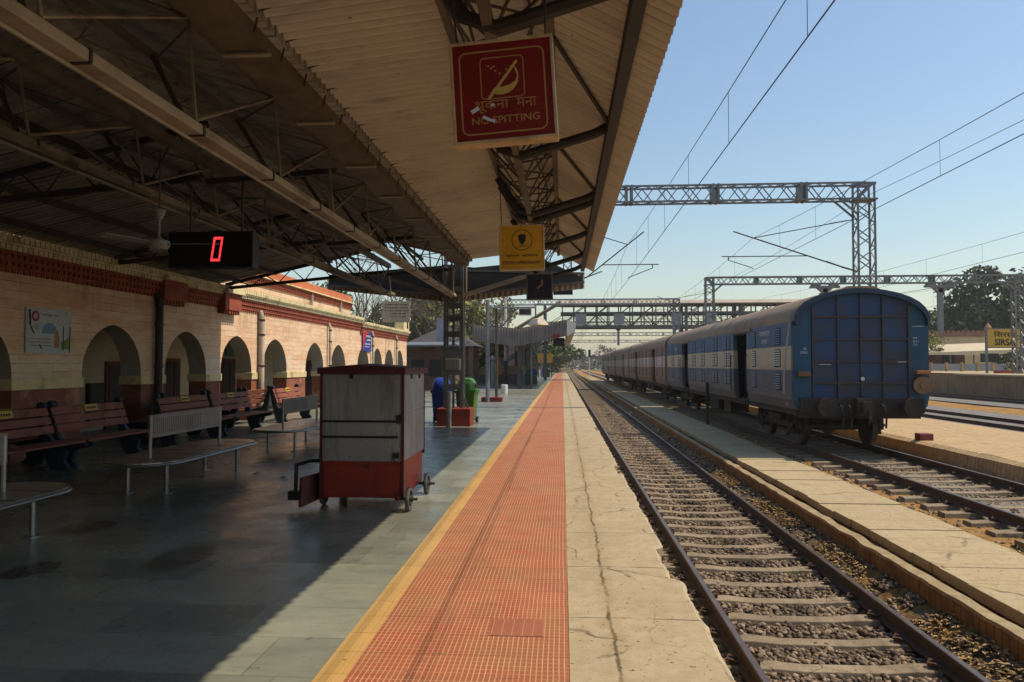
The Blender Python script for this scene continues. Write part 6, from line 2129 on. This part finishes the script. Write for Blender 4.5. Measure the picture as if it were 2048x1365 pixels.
fs_ = thing('open_shed', 'open shed with a pale flat sheet roof in front of the ochre building', 'shed', (46, 86, 1))
MB().prism([(37.5, 84, 2.75), (48, 84, 2.75), (50.5, 84, 3.3), (50.5, 84, 3.38), (37.5, 84, 2.9)], (0, 6, .9)).build('roof', pm('pale sheet roof', (.6, .5, .34), (.52, .42, .28), 1, .7), fs_)
for xx in (38, 40.5, 43, 45.5, 47.8, 50.2):
    MB().bar((xx, 84.3, 1), (xx, 84.3, 2.9), .12).build('post', M['steel_grey'], fs_)
MB().box(38, 46.5, 88, 88.3, 1, 3.2).build('back_wall', pm('brown shed wall', (.3, .17, .11), (.2, .12, .09), 1, .9), fs_)
MB().box(44.0, 45.3, 87.9, 88.0, 1.4, 2.8).build('door', M['black'], fs_)
MB().box(42.0, 43.0, 87.9, 88.0, 1.5, 2.7).build('red_panel', M['sign_red'], fs_)
fc = thing('platform_fence', 'low grey panel fence with ochre posts along the far platform', 'fence', (42, 76, 1))
for k in range(9):
    MB().box(36 + k * 1.5, 37.3 + k * 1.5, 77, 77.1, 1.05, 1.75).build('panel', pm('grey fence panel', (.3, .31, .33), None, 1, .7), fc)
    MB().box(37.3 + k * 1.5, 37.5 + k * 1.5, 76.9, 77.2, 1.0, 1.9).build('post', pm('ochre post', (.5, .33, .12), None, 1, .8), fc)
fr_ = MB().box(33.9, 37.6, 59.5, 60.1, 1.0, 1.22)
tag(fr_.build('flower_bed', pm('red edging', (.4, .07, .05), (.28, .06, .05), 2, .8)), 'low red edging at the foot of the yellow name board', 'edging')
bd_ = MB().box(38.4, 40.0, 70, 70.1, 1.9, 2.7)
tag(bd_.build('route_board', M['black']), 'small black board on the far platform left of the name board legs', 'sign')
ys_ = at(1858, 688, 92)
tag(MB().box(ys_.x - 1.2, ys_.x + 1.2, ys_.y, ys_.y + .2, ys_.z - .5, ys_.z + .6).build('yellow_panel', pm('bright yellow panel', (.62, .58, .04), None, 1)), 'bright yellow panel in front of the ochre building', 'sign')

# ------------------------------------------------------------------ trees
def limb(mb, p, q, r0, r1, n=6, seed=0, wob=.06):
    p, q = Vector(p), Vector(q)
    L = (q - p).length
    pts = [p.lerp(q, t) + Vector((noise.noise(Vector((seed, t * 3, 0))), noise.noise(Vector((seed, t * 3, 5))), noise.noise(Vector((seed, t * 3, 9))))) * L * wob * (1 if 0 < t else 0) for t in (0, .25, .5, .75, 1)]
    mb.tube(pts, r0, n, r1)
    return pts[-1]


def tree(name, label, base, h, cw, leafs, n, ls, seed, trunk_h=.3, squash=.85, group=None, clumps=26):
    rn = random.Random(seed)
    bx_, by_, bz_ = base
    r = thing(name, label, 'tree', base, group)
    tb_ = MB()
    tr0 = h * .028
    fork = Vector((bx_ + rn.uniform(-.2, .2), by_, bz_ + h * trunk_h))
    limb(tb_, base, fork, tr0, tr0 * .75, 8, seed, .03)
    cl_ = []
    for i in range(clumps):
        # clump centres spread through the crown's volume
        while True:
            v = Vector((rn.uniform(-1, 1), rn.uniform(-1, 1), rn.uniform(-1, 1)))
            if .35 < v.length < 1:
                break
        c = Vector((bx_ + v.x * cw * .5, by_ + v.y * cw * .5, bz_ + h * (trunk_h + (1 - trunk_h) * .5) + v.z * h * (1 - trunk_h) * .5 * squash))
        cl_.append((c, rn.uniform(.13, .24) * cw))
        if i % 3 == 0:
            limb(tb_, fork + Vector((0, 0, -h * .03)), c, tr0 * .45, tr0 * .06, 5, seed + i, .1)
    tb_.build('trunk', M['bark'], r, smooth=True)
    per = n // clumps
    N = per * clumps
    g_ = np.random.default_rng(seed)
    cs = np.repeat(np.array([tuple(c) for c, _ in cl_]), per, 0)
    rr = np.repeat(np.array([q for _, q in cl_]), per)
    d = g_.normal(size=(N, 3))
    d /= np.linalg.norm(d, axis=1)[:, None]
    rad = g_.uniform(.25, 1, N) ** .6
    P = cs + d * (rr * rad)[:, None] * np.array([1, 1, .75])
    # leaf planes
    a = g_.normal(size=(N, 3))
    a /= np.linalg.norm(a, axis=1)[:, None]
    b = np.cross(a, g_.normal(size=(N, 3)))
    b /= np.linalg.norm(b, axis=1)[:, None]
    s_ = g_.uniform(.6, 1.3, N)[:, None] * ls
    V = np.stack([P - a * s_, P - b * s_ * .5, P + a * s_, P + b * s_ * .5], 1).reshape(-1, 3)
    me = bpy.data.meshes.new('crown')
    V = V - np.array(base)
    me.vertices.add(4 * N)
    me.vertices.foreach_set('co', V.reshape(-1))
    me.loops.add(4 * N)
    me.loops.foreach_set('vertex_index', np.arange(4 * N, dtype=np.int32))
    me.polygons.add(N)
    me.polygons.foreach_set('loop_start', np.arange(0, 4 * N, 4, dtype=np.int32))
    me.update(calc_edges=True)
    me.materials.append(leafs)
    o = bpy.data.objects.new('crown', me)
    COL.objects.link(o)
    o.parent = r
    return r


def bare_tree(label, base, h, seed, spread=.5, depth=6):
    rn = random.Random(seed)
    r = thing('bare_tree', label, 'tree', base)
    tk, br2 = MB(), MB()

    def grow(p, d, L, rad, k):
        q = p + d * L
        mid = p.lerp(q, .5) + Vector((rn.uniform(-1, 1), rn.uniform(-1, 1), rn.uniform(-.5, .5))) * L * .08
        (tk if k == 0 else br2).tube([p, mid, q], rad, 6 if k < 2 else 4, rad * .7)
        if k >= depth:
            return
        for i in range(3 if k < 4 else 2):
            nd = (d + Vector((rn.uniform(-1, 1), rn.uniform(-1, 1), rn.uniform(-.45, .7))) * spread * 1.5).normalized()
            grow(q if i < 2 else mid, nd, L * rn.uniform(.6, .85), rad * .62, k + 1)
    grow(Vector(base), Vector((rn.uniform(-.1, .1), 0, 1)), h * .28, h * .022, 0)
    tk.build('trunk', M['bark'], r, smooth=True)
    br2.build('branches', M['bark'], r)
    return r


q = at(612, 700, 66)
tree('leafy_tree', 'mid green leafy tree rising above the orange parapet of the station', (q.x, q.y, 0), 10.4, 7, M['leaf_green'], 3600, .17, 3)
q = at(760, 700, 80)
bare_tree('bare spreading tree with dark branches behind the brown notice board', (q.x, q.y, 0), 14.5, 5)
q = at(850, 700, 92)
bare_tree('bare tree with a thick trunk left of the canopy column', (q.x, q.y, 0), 15.5, 9)
q = at(700, 700, 95)
bare_tree('bare tree showing above the end of the orange parapet', (q.x, q.y, 0), 16, 15)
q = at(990, 700, 104)
bare_tree('bare pale tree right of the canopy column, under the valance', (q.x, q.y, 0), 14, 21, .45)
for (u, D_, h_, cw_, mt, lab, sd_) in ((835, 105, 11.2, 12, 'leaf_olive', 'olive tree behind the trunk of the bare tree left of the column', 31), (893, 98, 12.0, 11, 'leaf_olive', 'yellow green tree behind the canopy column', 32),
                                       (945, 120, 13.5, 13, 'leaf_olive', 'sunlit yellow green tree just right of the canopy column', 33), (955, 72, 4.6, 4.6, 'leaf_olive', 'low golden tree over the white cars', 34),
                                       (1075, 130, 6.2, 12, 'leaf_green', 'green tree under the wings of the second canopy', 35), (1115, 150, 6.0, 11, 'leaf_green', 'green tree at the far end of the platform', 36),
                                       (780, 110, 7.5, 10, 'leaf_green', 'dark green tree low behind the brown notice board', 37), (1008, 88, 5.4, 5, 'leaf_green', 'green bush like tree behind the tall pale lamp post', 38)):
    q = at(u, 700, D_)
    tree('leafy_tree', lab, (q.x, q.y, 0), h_, cw_, M[mt], 3600, .26 if D_ < 90 else .38, sd_)
q = at(1985, 700, 104)
tree('leafy_tree', 'large dark evergreen tree towering behind the yellow name board', (q.x, q.y, .9), 14.2, 13, M['leaf_dark'], 9000, .42, 41, .12, .95, clumps=46)
q = at(2062, 700, 108)
tree('leafy_tree', 'large dark evergreen tree cut by the right edge of the photo', (q.x, q.y, .9), 14.5, 12, M['leaf_dark'], 6000, .42, 42, .12, .95, clumps=36)
q = at(1928, 700, 118)
tree('leafy_tree', 'dark evergreen tree left of the towering one, behind the drop arm', (q.x, q.y, .9), 10.2, 9, M['leaf_dark'], 5000, .42, 43, .1, .95, clumps=30)
q = at(1872, 700, 124)
tree('leafy_tree', 'olive green tree above the ochre building', (q.x, q.y, .9), 9.8, 9, M['leaf_olive'], 5000, .34, 44, .15, .95, clumps=28)
q = at(1838, 700, 130)
tree('leafy_tree', 'dark green tree right of the coach end, farthest left of the far platform trees', (q.x, q.y, .9), 9.0, 8, M['leaf_green'], 4000, .34, 45, .15, .95)
q = at(1868, 700, 82)
tree('small_tree', 'thin yellowing young tree in front of the ochre building', (q.x, q.y, 1), 4.6, 2.4, M['leaf_olive'], 350, .16, 46, .4)
q = at(2040, 740, 66)
tree('shrub', 'low green shrub behind the right post of the name board', (q.x, q.y, 1), 1.9, 3.4, M['leaf_green'], 900, .14, 47, .05)
q = at(1212, 700, 210)
tree('small_tree', 'reddish bare crowned tree above the far coaches', (q.x, q.y, -.4), 8.5, 7, pm('dry twigs', (.2, .15, .11), (.15, .11, .08), 3, .9), 900, .3, 48)
rg = np.random.default_rng(77)
N = 15000
xs = rg.uniform(-160, 330, N)
ysr = rg.uniform(300, 345, N)
hh = 5.0 + 2.0 * np.array([noise.noise(Vector((x * .05, 1, 0))) for x in xs]) + 1.5 * np.array([noise.noise(Vector((x * .25, 2, 0))) for x in xs])
zs = -.5 + hh * rg.uniform(0, 1, N) ** .8
P = np.stack([xs, ysr, zs], 1)
a = rg.normal(size=(N, 3))
a /= np.linalg.norm(a, axis=1)[:, None]
b = np.cross(a, rg.normal(size=(N, 3)))
b /= np.linalg.norm(b, axis=1)[:, None]
V = np.stack([P - a * .9, P - b * .6, P + a * .9, P + b * .6], 1).reshape(-1, 3)
mb = MB()
mb.add([tuple(v) for v in V], [(4 * i, 4 * i + 1, 4 * i + 2, 4 * i + 3) for i in range(N)])
tag(mb.build('far_wood', M['leaf_far']), None, None, kind='stuff')

# ------------------------------------------------------------------ dusty air
hz = MB().box(-950, 950, -60, 2060, -2.4, 22).build('haze', None)
hz['kind'] = 'stuff'
hm = bpy.data.materials.new('dusty air')
hm.use_nodes = True
hm.node_tree.nodes.clear()
ho = hm.node_tree.nodes.new('ShaderNodeOutputMaterial')
hv = hm.node_tree.nodes.new('ShaderNodeVolumePrincipled')
hv.inputs['Color'].default_value = (0.92, 0.93, 0.95, 1)
hv.inputs['Density'].default_value = 0.00045
hv.inputs['Anisotropy'].default_value = 0.2
hm.node_tree.links.new(hv.outputs[0], ho.inputs['Volume'])
hz.data.materials.append(hm)
